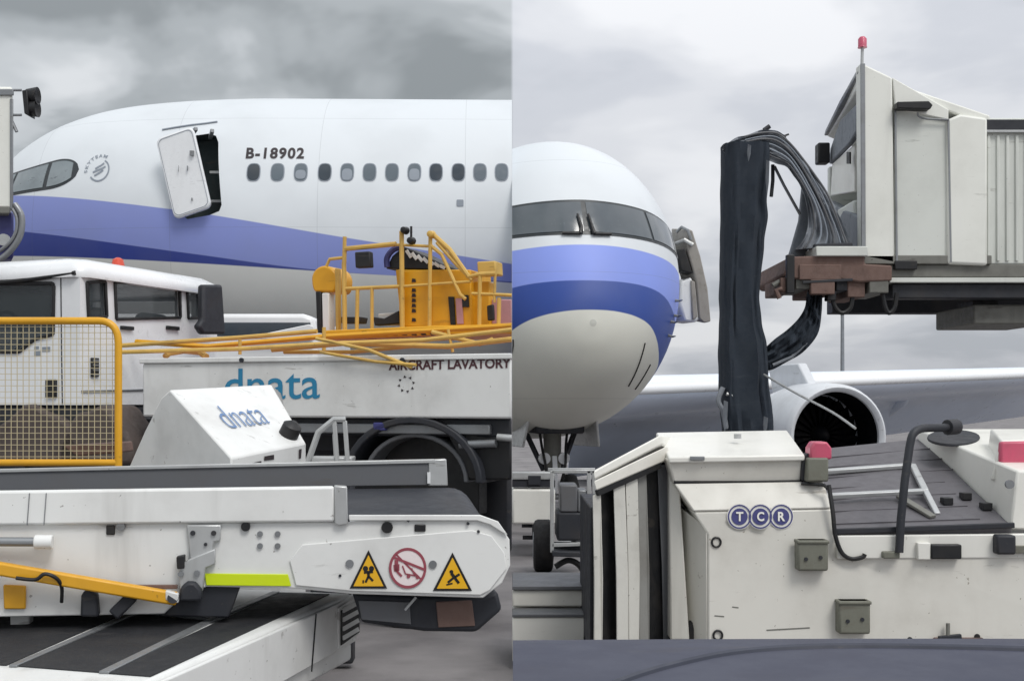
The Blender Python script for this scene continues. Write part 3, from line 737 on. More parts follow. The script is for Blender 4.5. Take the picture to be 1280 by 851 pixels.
# ------------------------------------------------------------------ boarding bridge at the left edge
def left_bridge():
    CUR[0] = 'L'
    D = 18.0
    fr = Frame(-8.2, D, 0, ground_z(D))
    root = empty('boarding_bridge', fr, 'boarding bridge end with twin dark lamps on a bracket before the airliner nose', 'boarding bridge')
    def P(px, py, d=D): return fr.at(px, py, d)
    a = P(17, 108); b = P(14, 262)
    MB().prism([(-2.4, 0, b.z), (P(16, 108).x, 0, b.z), (P(16, 108).x, 0, a.z), (-2.4, 0, a.z)], (-1.2, 2.6, 0)).build('cab_wall', BRIDGE_W, root, 0.04)
    MB().box((-2.4, -.03, P(0, 120).z), (P(16, 108).x + .02, 0.0, P(0, 112).z)).build('edge_strip', GREYMETAL, root, 0.01)
    MB().box((P(13, 0).x, -.03, P(0, 262).z), (P(17, 0).x, 0.0, P(0, 124).z)).build('corner_post', GREYMETAL, root, 0.01)
    MB().tube([P(15, 113, D), P(27, 113, D)], .02, 8).tube([P(15, 144, D), P(27, 144, D)], .02, 8).tube([P(15, 152, D), P(21, 165, D)], .025, 8).build('lamp_bracket', GREYMETAL, root)
    lh = MB().prism([P(x, y, D - .12) for x, y in ((27, 113), (34, 112), (36, 145), (30, 142))], (0, .25, 0)).build('lamp_housing', BLACK, root, 0.015)
    for y in (120, 136):
        MB().lathe([(.05, -.0), (.10, .0), (.13, .16), (.02, .1)], P(34, y, D), 'x', 20).build('lamp_hood', BLACK, lh, 0, 40)
    # bumper hose arc, under-floor box
    MB().tube(smooth_path([P(18, 255), P(27, 270), P(26, 292), P(16, 310), P(0, 324), P(-20, 330)]), .045, 10).tube(smooth_path([P(14, 258), P(21, 272), P(20, 290), P(10, 306), P(-8, 318)]), .03, 8).build('bumper_hose', GREYMETAL, root)
    MB().prism([(-2.4, .15, P(0, 322).z), (P(12, 0).x, .15, P(0, 322).z), (P(12, 0).x, .15, P(0, 263).z), (-2.4, .15, P(0, 263).z)], (-.95, 2.0, 0)).build('underfloor_box', NAVY, root, 0.04)
    MB().lathe([(.02, -.03), (.09, -.03), (.09, .03), (.05, .05)], P(5, 300, D + .1), 'y', 18).build('underfloor_lamp', LIGHTMETAL, root)
    MB().prism([(-2.4, -.05, P(0, 268).z), (P(14, 0).x, -.05, P(0, 268).z), (P(14, 0).x, -.05, P(0, 258).z), (-2.4, -.05, P(0, 258).z)], (-1.1, 2.3, 0)).build('floor_beam', BEAMG, root, 0.02)
    MB().box((-1.9, .9, 0.15), (-1.5, 1.4, P(0, 322).z)).build('support_leg', BRIDGE_G, root, 0.03)
    MB().box((-2.3, .4, 0.01), (-1.1, 1.9, .16)).build('foot_plate', BEAMG, root, 0.02)
left_bridge()

# ------------------------------------------------------------------ lavatory truck
def lavatory_truck():
    CUR[0] = 'L'
    fr = Frame(-4.14, 11.5, math.atan2(-.34, .94), ground_z(11.5))
    root = empty('lavatory_truck', fr, 'white lavatory service truck lettered AIRCRAFT LAVATORY with yellow rails and lift', 'truck')
    sideP = lambda px, py, y=0.0: fr.ray(px, py, 'y', y)
    rearP = lambda px, py, x=0.0: fr.ray(px, py, 'x', x)
    W = 2.3
    zt = sideP(100, 331).z; zl = sideP(90, 506).z
    # cab shell as a hollow box of panels, so the glass has an inside
    fx = -2.0
    zroof = zt - .12
    zb1 = sideP(60, 400).z
    dw = [(sideP(px, py).x, sideP(px, py).z) for px, py in ((-70, 356), (66, 354), (68, 357), (67, 418), (44, 424), (24, 440), (-72, 441))]
    def panel_with_hole(outer, holes, to3, thick, name, mat, par):
        bm = bmesh.new(); es = []
        for loop in [outer] + holes:
            vs_ = [bm.verts.new(to3(*p)) for p in loop]
            es += [bm.edges.new((vs_[i], vs_[(i + 1) % len(vs_)])) for i in range(len(vs_))]
        bmesh.ops.triangle_fill(bm, edges=es, use_beauty=True)
        bmesh.ops.recalc_face_normals(bm, faces=bm.faces)
        ex = bmesh.ops.extrude_face_region(bm, geom=list(bm.faces))
        bmesh.ops.translate(bm, vec=thick, verts=[v for v in ex['geom'] if isinstance(v, bmesh.types.BMVert)])
        bmesh.ops.recalc_face_normals(bm, faces=bm.faces)
        me = bpy.data.meshes.new(name); bm.to_mesh(me); bm.free(); me.materials.append(mat)
        o = bpy.data.objects.new(name, me); COL.objects.link(o); o.parent = par; SIDE[o] = CUR[0]
        return o
    body = panel_with_hole([(fx, zl), (0, zl), (0, zroof), (-.12, zroof), (fx + .25, zroof), (fx, zb1)], [dw], lambda x, z: (x, 0, z), (0, .06, 0), 'cab_side', WHITE_CAB, root)
    panel_with_hole([(fx, zl), (0, zl), (0, zroof), (fx + .25, zroof), (fx, zb1)], [[(x, z) for x, z in dw]], lambda x, z: (x, W - .06, z), (0, .06, 0), 'cab_side', WHITE_CAB, root)
    holes = []
    wins = [((108, 353), (131, 352), (133, 396), (110, 397)), ((143, 353), (224, 353), (225, 397), (145, 399)), ((233, 356), (252, 357), (252, 397), (235, 398))]
    for wq in wins:
        q = [rearP(*p) for p in wq]; holes.append([(p.y, p.z) for p in q])
    panel_with_hole([(.06, zl), (W - .06, zl), (W - .06, zroof + .0), (.06, zroof)], holes, lambda y, z: (-.002, y, z), (-.06, 0, 0), 'cab_rear', WHITE_CAB, root)
    for h in holes:
        cy = sum(p[0] for p in h) / 4; cz = sum(p[1] for p in h) / 4
        seal = MB()
        ring = [Vector((.004, p[0], p[1])) for p in h]
        for a, b in zip(ring, ring[1:] + ring[:1]): seal.bar(a, b, .03, .03, (1, 0, 0))
        w_ = seal.build('rear_window', BLACK, root, 0.006)
        MB().prism([(-.03, cy + (p[0] - cy) * .99, cz + (p[1] - cz) * .99) for p in h], (.008, 0, 0)).build('pane', CABGLASS, w_)
    seal = MB(); ring = [Vector((x, -.004, z)) for x, z in dw]
    for a, b in zip(ring, ring[1:] + ring[:1]): seal.bar(a, b, .03, .03, (0, 1, 0))
    w_ = seal.build('door_window', BLACK, root, 0.006)
    MB().prism([(x, .02, z) for x, z in dw], (0, .008, 0)).build('pane', CABGLASS, w_)
    # windscreen side of the cab (off frame) and floor
    MB().hexa([(fx, 0.06, zl), (fx + .06, .06, zl), (fx + .06, W - .06, zl), (fx, W - .06, zl), (fx, .06, zb1), (fx + .06, .06, zb1), (fx + .06, W - .06, zb1), (fx, W - .06, zb1)]).build('cab_front', WHITE_CAB, root, .02)
    MB().hexa([(fx, .1, zb1), (fx + .03, .1, zb1), (fx + .03, W - .1, zb1), (fx, W - .1, zb1), (fx + .25, .1, zroof), (fx + .28, .1, zroof), (fx + .28, W - .1, zroof), (fx + .25, W - .1, zroof)]).build('windscreen', CABGLASS, root)
    MB().box((fx + .06, .06, zl - .04), (-.06, W - .06, zl + .05)).build('cab_floor', DARK, root)
    # domed roof
    rings = []
    for k, (ins, dz) in enumerate(((-.03, -.02), (-.035, .05), (.0, .13), (.10, .19), (.30, .225))):
        x0, x1, y0, y1 = fx + .25 + ins, .03 - ins, -.02 + ins, W + .02 - ins
        rings.append([(x + 0, y, zroof + dz) for x, y in [(x0 + .1, y0), (x1 - .12, y0), (x1, y0 + .12), (x1, y1 - .12), (x1 - .12, y1), (x0 + .1, y1), (x0, y1 - .1), (x0, y0 + .1)]])
    rings[0] = [(x, y, zroof + .002) for x, y, z in rings[0]]
    rf = MB().loft(rings).build('roof', WHITE_CAB, root, 0, 70)
    MB().tube([sideP(-30, 356, -.035), sideP(40, 349, -.035), sideP(94, 341, -.035)], .022, 8).build('rain_strip', BLACK, rf)
    MB().lathe([(.02, 0), (.07, 0), (.07, .03), (.055, .1), (.02, .12)], (-.5, 1.2, zroof + .222), 'z', 16).build('beacon', ORANGE, rf, 0, 40)
    # seats inside
    for y in (.45, 1.45):
        MB().box((-.95, y, zl), (-.45, y + .5, zl + .42)).box((-.52, y + .02, zl + .4), (-.36, y + .48, zl + 1.0)).build('seat', LIGHTMETAL, root, .06)
    MB().tube([Vector((-1.45, .62 + .22 * math.cos(a), zl + .75 + .22 * math.sin(a))) for a in (2 * math.pi * k / 20 for k in range(21))], .018, 6).build('steering_wheel', BLACK, root)
    # seams, handle, grilles on the cab
    def line(pts, r, name, mat, y=-.002): MB().tube([sideP(*p, y) for p in pts], r, 6).build(name, mat, root)
    line([(76, 345), (77, 440), (78, 505)], .006, 'door_seam', DARK)
    q0, q1 = sideP(56, 497, -.03), sideP(72, 474, 0); MB().box(q0, (q1.x, 0, q1.z)).build('door_handle', BLACK, root, .01)
    q0, q1 = rearP(142, 404), rearP(226, 428)
    a, b = rearP(150, 407), rearP(165, 413); MB().box((0, a.y, a.z), (.03, b.y, b.z)).build('rear_vent', BLACK, root, .005)
    a, b = rearP(207, 407), rearP(222, 413); MB().box((0, a.y, a.z), (.03, b.y, b.z)).build('rear_vent', BLACK, root, .005)
    a, b = rearP(113, 447), rearP(122, 471); g = MB().box((0, a.y, a.z), (.02, b.y, b.z)).build('grille', BLACK, root, .004)
    for k in range(4):
        z = b.z + (a.z - b.z) * (k + .5) / 4; MB().box((.018, a.y + .01, z - .012), (.028, b.y - .01, z + .008)).build('grille_bar', GREYMETAL, g)
    MB().tube([rearP(102, 489, .004), rearP(180, 487, .004)], .012, 6).build('rear_ledge', GREYMETAL, root)
    flat([[(.0, 0), (.4, 0), (.4, .5), (.0, .5)], [(.5, .4), (1, .4), (1, .9), (.5, .9)], [(0, .7), (.3, .7), (.3, 1), (0, 1)]], quad_map([sideP(43, 445), sideP(63, 444), sideP(63, 432), sideP(43, 433)]), 'door_placard', EMBLEM, root)
    # black lower cab, steps and mudguards, wheels
    gz = -.02
    MB().box((fx - .02, .02, .62), (-.02, W - .02, zl)).build('cab_skirt', DARK, root, .04)
    arcp = [(x, z) for x, z in [(-1.65 + .62 - .62 * math.cos(t), .62 + .78 * math.sin(t)) for t in (math.pi * k / 12 for k in range(13))]]
    wheel('tyre', root, (-1.03, .2, .52), .52, .3); wheel('tyre', root, (-1.03, W - .2, .52), .52, .3)
    mg = MB(); mg.prism([(x, -.02, z) for x, z in [(-1.03 - .70 * math.cos(t), .75 + .74 * math.sin(t)) for t in (math.pi * k / 14 for k in range(15))] + [(-1.03 + .62 * math.cos(t), .75 + .66 * math.sin(t)) for t in (math.pi * k / 14 for k in range(15))]], (0, .36, 0))
    mg.build('mudguard', DARK, root, .01)
    for cxp, rp in ((40, 60), (118, 46)):
        c0 = sideP(cxp, 580, -.06); rr_ = abs(sideP(cxp + rp, 580, -.06).x - c0.x); hh_ = sideP(cxp, 508, -.06).z - c0.z
        MB().prism([(c0.x + rr_ * math.cos(t) * (1 + .05 * math.sin(5 * t)), -.06, c0.z + hh_ * math.sin(t) * (1 + .06 * math.sin(7 * t + cxp))) for t in (math.pi * k / 16 for k in range(17))], (0, .5, 0)).build('mudguard', MUD, root, .04)
    # dark air intake stack behind the cab
    sn = [rearP(x, y, .22) for x, y in ((246, 356), (270, 356), (274, 418), (246, 418), (240, 408), (246, 400))]
    MB().prism(sn, (.09, 0, 0)).build('air_intake', DARK, root, .03)
    # white tank body with top lip
    x0 = sideP(178, 480).x; x1 = 4.75
    ztop = sideP(410, 446.5).z; zbt = sideP(410, 522).z
    MB().box((x0, 0, zbt), (x1, W, ztop - .03)).build('tank_body', WHITE_EQ, root, .02)
    MB().box((x0 - .02, -.025, ztop - .035), (x1, .05, ztop + .012)).build('top_lip', WHITE_EQ, root, .008)
    MB().box((x0 - .01, .05, ztop - .03), (x1 - .02, W - .05, ztop - .005)).build('deck_plate', PINK, root)
    for px in (302, 503): 
        p = sideP(px, 450, -.03); MB().lathe([(.004, -.01), (.022, -.01), (.022, .01)], p, 'y', 10).build('bolt', DARK, root)
    text('dnata', quad_map([sideP(281, 501), sideP(400, 498), sideP(400, 459), sideP(281, 461)]), 'body_lettering', TEAL, root, bold=0.006)
    # the upper line ends level with the end of the body
    text('AIRCRAFT LAVATORY', quad_map([sideP(486, 463), sideP(639, 460), sideP(639, 447.5), sideP(486, 450)]), 'body_lettering', TEXTM, root, bold=0.028)
    star = []
    for k in range(8):
        a = 2 * math.pi * k / 8 + .2; star.append([(.5 + .42 * math.cos(a) + .1 * math.cos(b), .5 + .42 * math.sin(a) + .1 * math.sin(b)) for b in (2 * math.pi * j / 3 + a for j in range(3))])
    flat(star, quad_map([sideP(497, 491), sideP(519, 491), sideP(519, 469), sideP(497, 469)]), 'body_emblem', TEXTD, root)
    # raised ring mark on the deck edge by the cab
    MB().tube([sideP(206, 446, .15), sideP(212, 441, .2), sideP(230, 438, .3), sideP(250, 440, .2), sideP(258, 446, .15)], .03, 8).build('lifting_loop', YELLOW_P, root)
    # chassis
    MB().box((-.4, .55, zbt - .32), (x1, .75, zbt - .02)).build('chassis_rail', DARK, root, .015)
    MB().box((-.4, W - .75, zbt - .32), (x1, W - .55, zbt - .02)).build('chassis_rail', DARK, root, .015)
    MB().box((x0 + .1, .1, zbt - .16), (x1, .5, zbt + .001)).build('sub_frame', DARK, root, .02)
    a = sideP(330, 529, .05); b = sideP(640, 543, .05)
    MB().box((x0 + .3, .05, sideP(400, 541, .05).z), (sideP(612, 540, .05).x, .12, sideP(400, 529, .05).z)).build('side_rail', GREYMETAL, root, .01)
    a = sideP(466, 538, 0); b = sideP(481, 528, 0); MB().box((a.x, 0, a.z), (b.x, .1, b.z)).build('marker_lamp', NAVY, root, .01)
    for px in (418, 432):
        a = sideP(px, 542, .08); b = sideP(px + 3, 590, .08); MB().bar(a, b, .03, .03).build('frame_post', LIGHTMETAL, root, .004)
    # rear wheel, arched mudguard, tanks behind
    wc = sideP(513, 580, .0); rz = .56
    wheel('tyre', root, (wc.x, .28, rz - .03), rz, .5)
    R0, R1 = .52, .46
    zc = sideP(513, 602).z; 
    pol = [(wc.x - .66 * math.cos(t), zc + .56 * math.sin(t)) for t in (math.pi * k / 18 for k in range(19))]
    pol2 = [(wc.x + .60 * math.cos(t), zc + .50 * math.sin(t)) for t in (math.pi * k / 18 for k in range(19))]
    MB().prism([(x, 0, z) for x, z in pol + pol2], (0, .62, 0)).build('mudguard', DARK, root, .012)
    pol = [(wc.x - .50 * math.cos(t), zc + .42 * math.sin(t)) for t in (math.pi * k / 18 for k in range(19))]
    pol2 = [(wc.x + .46 * math.cos(t), zc + .38 * math.sin(t)) for t in (math.pi * k / 18 for k in range(19))]
    MB().prism([(x, .08, z) for x, z in pol + pol2], (0, .5, 0)).build('wheel_arch_liner', GUARD, root, .012)
    MB().prism([(wc.x + .5 * math.cos(t), .34, zc + .44 * math.sin(t)) for t in (math.pi * k / 18 for k in range(19))] + [(wc.x - .5, .34, zc - .3), (wc.x + .5, .34, zc - .3)], (0, .2, 0)).build('wheel_arch_dark_fill', BLACK, root, .01)  # black half-disc added to darken the inside of the arch
    MB().box((x0 + .3, .75, .62), (x1 - .1, W - .75, zbt - .1)).build('waste_tank', DARK, root, .05)
    MB().prism([sideP(x, y, .1) for x, y in ((552, 528), (580, 531), (598, 543), (622, 545), (640, 545), (640, 600), (585, 600))], (0, .5, 0)).build('rear_tool_box', BLACK, root, .02)
    MB().cyl(sideP(575, 556, .06), sideP(620, 554, .06), .035, n=12).build('hose_stub', GREYMETAL, root)
    MB().cyl(sideP(622, 546, .04), sideP(645, 548, .04), .03, n=12).build('hose_stub', LIGHTMETAL, root)
    # fallen rails along the body top
    RY = .35
    def rail(pts, y, r=.02, mat=YELLOW_P, name='rail'):
        MB().tube([sideP(px, py, y) for px, py in pts], r, 8).build(name, mat, root)
    rail([(150, 432), (300, 422), (396, 414)], .5, .022)
    rail([(152, 440), (300, 436), (400, 430), (530, 425), (640, 412)], .12, .02)
    rail([(170, 427), (260, 433), (400, 421), (640, 407)], .7, .025, YELLOW)
    rail([(340, 437), (430, 429), (560, 433), (640, 424)], .2, .024)
    rail([(395, 423), (460, 437), (515, 459)], -.05, .016)
    rail([(400, 440), (470, 452), (520, 456)], -.06, .014)
    rail([(355, 440), (440, 440), (520, 432)], .25, .018)
    rail([(540, 415), (600, 430), (616, 424)], .3, .02)
    rail([(405, 409), (405, 438)], .3, .018); rail([(300, 424), (300, 443)], .3, .016); rail([(560, 412), (566, 440)], .3, .014)
    # yellow lift platform
    PY = 1.1
    pl = MB().prism([sideP(x, y, PY - .3) for x, y in ((402, 413), (540, 407), (640, 405), (660, 405), (660, 416), (540, 419), (402, 425))], (0, .9, 0)).build('lift_platform', YELLOW, root, .012)
    for k in range(9):
        px = 452 + k * 12
        MB().prism([sideP(x, y, PY - .31) for x, y in ((px, 414), (px + 6, 414), (px + 9, 419), (px + 3, 419))], (0, .008, 0)).build('hazard_stripe', BLACK, pl)
    L = lambda px, py, y=PY: sideP(px, py, y)
    def lp(poly, d, name, mat, par=None, y=PY, bv=.012): return MB().prism([L(x, p, y) for x, p in poly], (0, d, 0)).build(name, mat, par or root, bv)
    tw = lp([(494, 337), (588, 337), (590, 412), (502, 412)], .55, 'lift_cabinet', YELLOW)
    lp([(504, 339), (540, 338), (540, 408), (505, 409)], -.02, 'cabinet_door', YELLOW, tw, PY - .002)
    qm = quad_map([L(514, 402, PY - .025), L(521, 402, PY - .025), L(521, 344, PY - .025), L(514, 344, PY - .025)])
    flat([[(.1, v), (.9, v), (.8, v + .07), (.2, v + .08)] for v in (.0, .2, .31, .42, .53, .64, .85)], qm, 'cabinet_marking', TEXTD, tw)
    lp([(561, 371), (568, 371), (570, 406), (564, 406)], -.02, 'cabinet_slot', BLACK, tw, PY - .002, .002)
    lp([(570, 373), (578, 373), (580, 405), (572, 405)], -.015, 'cabinet_slot', PINK, tw, PY - .002, .002)
    lp([(578, 369), (586, 369), (587, 384), (579, 384)], -.02, 'cabinet_vent', BLACK, tw, PY - .002, .002)
    # rounded yellow drum on two posts
    dr = MB().prism([L(405 + 16 * math.cos(a), 349 + 17 * math.sin(a) if math.sin(a) < 0 else 349 + 16 * min(math.sin(a) * 1.6, 1)) for a in (2 * math.pi * k / 24 for k in range(24))], (0, .35, 0)).build('winch_drum', YELLOW, root, .02)
    lp([(394, 364), (401, 364), (402, 416), (396, 416)], .1, 'lift_post', BLACK); lp([(402, 366), (411, 366), (412, 416), (403, 416)], .12, 'lift_post', WHITE_EQ); lp([(418, 335), (423, 335), (424, 414), (419, 414)], .06, 'lift_post', YELLOW_P)
    lp([(500, 337), (505, 337), (507, 412), (502, 412)], -.05, 'lift_post', YELLOW, None, PY - .03)
    def t(pts, r=.02, mat=YELLOW_P, name='guard_rail', y=PY - .1): MB().tube([L(a, b, y) for a, b in pts], r, 8).build(name, mat, root)
    t([(431, 414), (430, 330), (432, 311), (495, 305)], .024)
    t([(408, 333), (412, 324), (430, 322)], .016)
    t([(431, 296), (430, 330)], .02); t([(431, 361), (500, 358)], .018); t([(465, 412), (465, 360)], .018)
    t([(446, 412), (447, 362)], .02); t([(503, 410), (502, 289)], .024)
    t([(537, 408), (538, 292)], .02); t([(503, 358), (588, 352)], .014)
    t([(537, 306), (552, 318), (575, 368), (582, 374)], .018); t([(540, 292), (562, 312), (586, 346), (600, 343), (620, 342)], .024)
    t([(546, 303), (570, 330), (590, 350)], .018); t([(619, 342), (618, 378)], .014); t([(590, 367), (640, 369)], .016); t([(496, 306), (540, 308)], .014)
    t([(600, 345), (599, 410)], .02); t([(624, 372), (623, 410)], .02)
    lp([(443, 315), (462, 314), (463, 334), (444, 335)], .08, 'control_screen', BLACK, None, PY - .15)
    # black hood over the cabinet with white bars painted in as its highlights
    hd = lp([(482, 336), (490, 320), (504, 308), (514, 312), (560, 333), (560, 337)], .5, 'lift_hood', BLACK, None, PY + .02)
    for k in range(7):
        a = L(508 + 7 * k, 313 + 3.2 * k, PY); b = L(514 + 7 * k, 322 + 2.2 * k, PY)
        MB().bar(a, b, .03, .012, (0, 1, 0)).build('hood_highlight', WHITE_EQ, hd)
    MB().tube(smooth_path([L(484, 334), L(484, 322), L(492, 312), L(504, 308)]), .03, 8).build('hood_arch', NAVY, root)
    for px, py in ((506, 288), (514, 301), (539, 293)):
        c = L(px, py, PY - .12); MB().lathe([(.01, -.05), (.03, -.04), (.038, .03), (.012, .04)], c, 'y', 14).build('work_lamp', BLACK if px != 539 else YELLOW_P, root)
    t([(514, 283), (514, 308)], .012, BLACK, 'lamp_stalk')
    lp([(596, 327), (619, 326), (620, 343), (597, 344)], .2, 'control_box', YELLOW_P)
    lp([(592, 352), (612, 352), (612, 409), (592, 409)], .15, 'lift_panel', YELLOW, None, PY + .1); lp([(614, 374), (650, 374), (650, 406), (614, 406)], .15, 'lift_panel', PINK, None, PY + .15)
    lp([(424, 396), (452, 396), (450, 404), (426, 404)], .15, 'valve_block', DARK, None, PY + .1, .01); lp([(472, 392), (500, 390), (500, 406), (474, 406)], .15, 'valve_block', WHITE_EQ, None, PY + .1, .01)
    lp([(466, 396), (480, 398), (498, 388), (500, 404), (468, 407)], .1, 'valve_hose', DARK, None, PY + .04, .01)
    lp([(608, 382), (616, 380), (617, 400), (609, 401)], .05, 'control_lever', DARK, None, PY - .02)
lavatory_truck()

def white_van():
    CUR[0] = 'L'
    D = 17.0; fr = Frame(-4.2, D, 0, ground_z(D))
    root = empty('van', fr, 'pale high-roofed van mostly hidden behind the lavatory truck cab', 'van')
    P = lambda px, py: fr.at(px, py, D)
    zt = P(300, 392).z; zb = .45
    x0, x1 = -1.6, P(396, 400).x
    MB().prism([(x0, 0, zb), (x1 - .5, 0, zb), (x1, 0, zb), (x1, 0, P(0, 412).z), (x1 - .05, 0, P(0, 396).z), (x1 - .2, 0, zt), (x0, 0, zt)], (0, 3.6, 0)).build('body', VANW, root, .06)
    a, b = P(268, 403), P(388, 420); MB().box((a.x, -.01, a.z), (b.x, .004, b.z)).build('window', PANE_D, root, .01)
    MB().box((x0 - .01, -.03, zb - .02), (x1 + .02, .02, zb + .18)).build('bumper', DARK, root, .03)
    for x in (x0 + .25, x1 - .3):
        for y in (.5, 2.9): wheel('tyre', root, (x, y, .34), .34, .24, 'x')
    # pale board leaning over the window
    pts = [P(305, 424), P(330, 418), P(388, 406), P(394, 409), P(394, 424)]
    MB().prism([p + Vector((0, -.12, 0)) for p in pts], (0, .05, 0)).build('tail_board', VANW, root, .01)
white_van()

def mesh_barrier():
    CUR[0] = 'L'
    D = 8.4; fr = Frame(-3.0, D, 0, ground_z(D))
    root = empty('mesh_barrier', fr, 'yellow tube barrier filled with wire mesh before the truck cab', 'barrier')
    P = lambda px, py, d=D: fr.at(px, py, d)
    x1 = P(148, 0).x; zt = P(0, 401).z; zb = P(0, 578).z; xl = P(-120, 0).x
    pts = [Vector((xl, 0, zt)), Vector((x1 - .14, 0, zt))] + arc((x1 - .14, 0, zt), (x1, 0, zt), (x1, 0, zt - .16)) + [Vector((x1, 0, zb)), Vector((x1, 0, 0.0))]
    MB().tube(pts, .026, 12).build('frame', YELLOW, root, 0, 60)
    MB().tube([(xl, 0, zb), (x1, 0, zb)], .024, 12).build('lower_rail', YELLOW, root, 0, 60)
    MB().tube([(xl, 0, 0), (xl, 0, zt)], .026, 12).build('post', YELLOW, root, 0, 60)
    w = MB(); n = int((x1 - xl) / .041)
    for i in range(1, n):
        x = xl + (x1 - xl) * i / n; top = zt if x < x1 - .14 else zt - .16 * (1 - math.sqrt(max(0, 1 - ((x - x1 + .14) / .14) ** 2)))
        w.bar((x, 0, zb), (x, 0, top), .0042, .0042)
    m = int((zt - zb) / .041)
    for j in range(1, m):
        z = zb + (zt - zb) * j / m; w.bar((xl, .005, z), (x1, .005, z), .0042, .0042)
    o = w.build('wire_mesh', WIRE, root, 0, 0); o['kind'] = 'stuff'
    # small tray hooked to the rail
    MB().prism([P(x, y, D + .1) for x, y in ((78, 557), (146, 553), (148, 566), (96, 570))], (0, .35, 0)).build('tray', RUST, root, .01)
    for x in (xl, x1): MB().box((x - .06, -.3, .0), (x + .06, .3, .03)).build('foot', YELLOW, root, .008)
mesh_barrier()

def wedge_unit():
    CUR[0] = 'L'
    fr = Frame(-1.75, 7.6, 0, 0)
    root = empty('equipment_hood', fr, 'white sloping-faced equipment hood lettered dnata behind the conveyor', 'equipment')
    P = fr.at
    A, B, C, E = P(212, 487, 7.5), P(338, 480, 8.3), P(382, 553, 7.75), P(289, 572, 7.05)
    A2 = P(201, 497, 7.62)
    Lm, Lb = P(182, 538, 7.9), P(158, 590, 8.05)
    B2, Rm, Rb = B + Vector((.05, .15, -.06)), B + Vector((.05, .5, -.3)), B + Vector((.0, .8, -.6))
    dn = lambda p, z=.03: Vector((p.x, p.y, z))
    left = [A, E, dn(E), dn(Lb), Lb, Lm, A2]; right = [B, C, dn(C), dn(Rb), Rb, Rm, B2]
    n = 7; mb = MB(); mb.add(left + right, [tuple(range(n)), tuple(range(2 * n - 1, n - 1, -1))] + [(i, (i + 1) % n, (i + 1) % n + n, i + n) for i in range(n)])
    mb.build('housing', WHITE_EQ, root, .012)
    def face(u, v): return E.lerp(C, u).lerp(A.lerp(B, u), v)
    q = quad_map([face(.24, .36), face(.72, .36), face(.70, .70), face(.22, .70)], .006)
    text('dnata', q, 'hood_lettering', BLUEOUT, root, bold=-.012)
    c = P(362, 540, 7.72); nn = (C - E).cross(A - E).normalized()
    MB().tube([c - nn * .03, c + nn * .05, c + nn * .08], [.065, .062, .02], 16).build('lamp', BLACK, root, 0, 40)
    fq = lambda u, v, k=1: E.lerp(C, u) + Vector((0, 0, -.01 - .12 * (1 - v))) + Vector((.003, -.006, 0)) * k
    flat([[(.12, .5), (.38, .42), (.38, .62), (.12, .6)], [(.42, .6), (.55, .55), (.55, .8), (.42, .82)], [(.9, .3), (.93, .3), (.94, .8), (.9, .8)]], fq, 'placard', TEXTD, root)
    # light metal frame beside the hood
    cf = MB()
    def F(px, py, d=8.5): return P(px, py, d)
    MB().tube([F(384, 580), F(398, 540), F(418, 524), F(432, 524)], .022, 8).build('frame_tube', LIGHTMETAL, root)
    for x in (418, 431): MB().bar(F(x, 526), F(x + 4, 582), .03, .03).build('frame_post', LIGHTMETAL, root, .004)
    MB().box(F(386, 578), F(440, 571) + Vector((0, .2, 0))).build('frame_base', LIGHTMETAL, root, .01)
    MB().box((F(386, 0).x, F(0, 0).y + .05, .02), (F(440, 0).x, F(0, 0).y + .19, F(0, 577).z)).build('frame_plinth', DARK, root, .02)
wedge_unit()

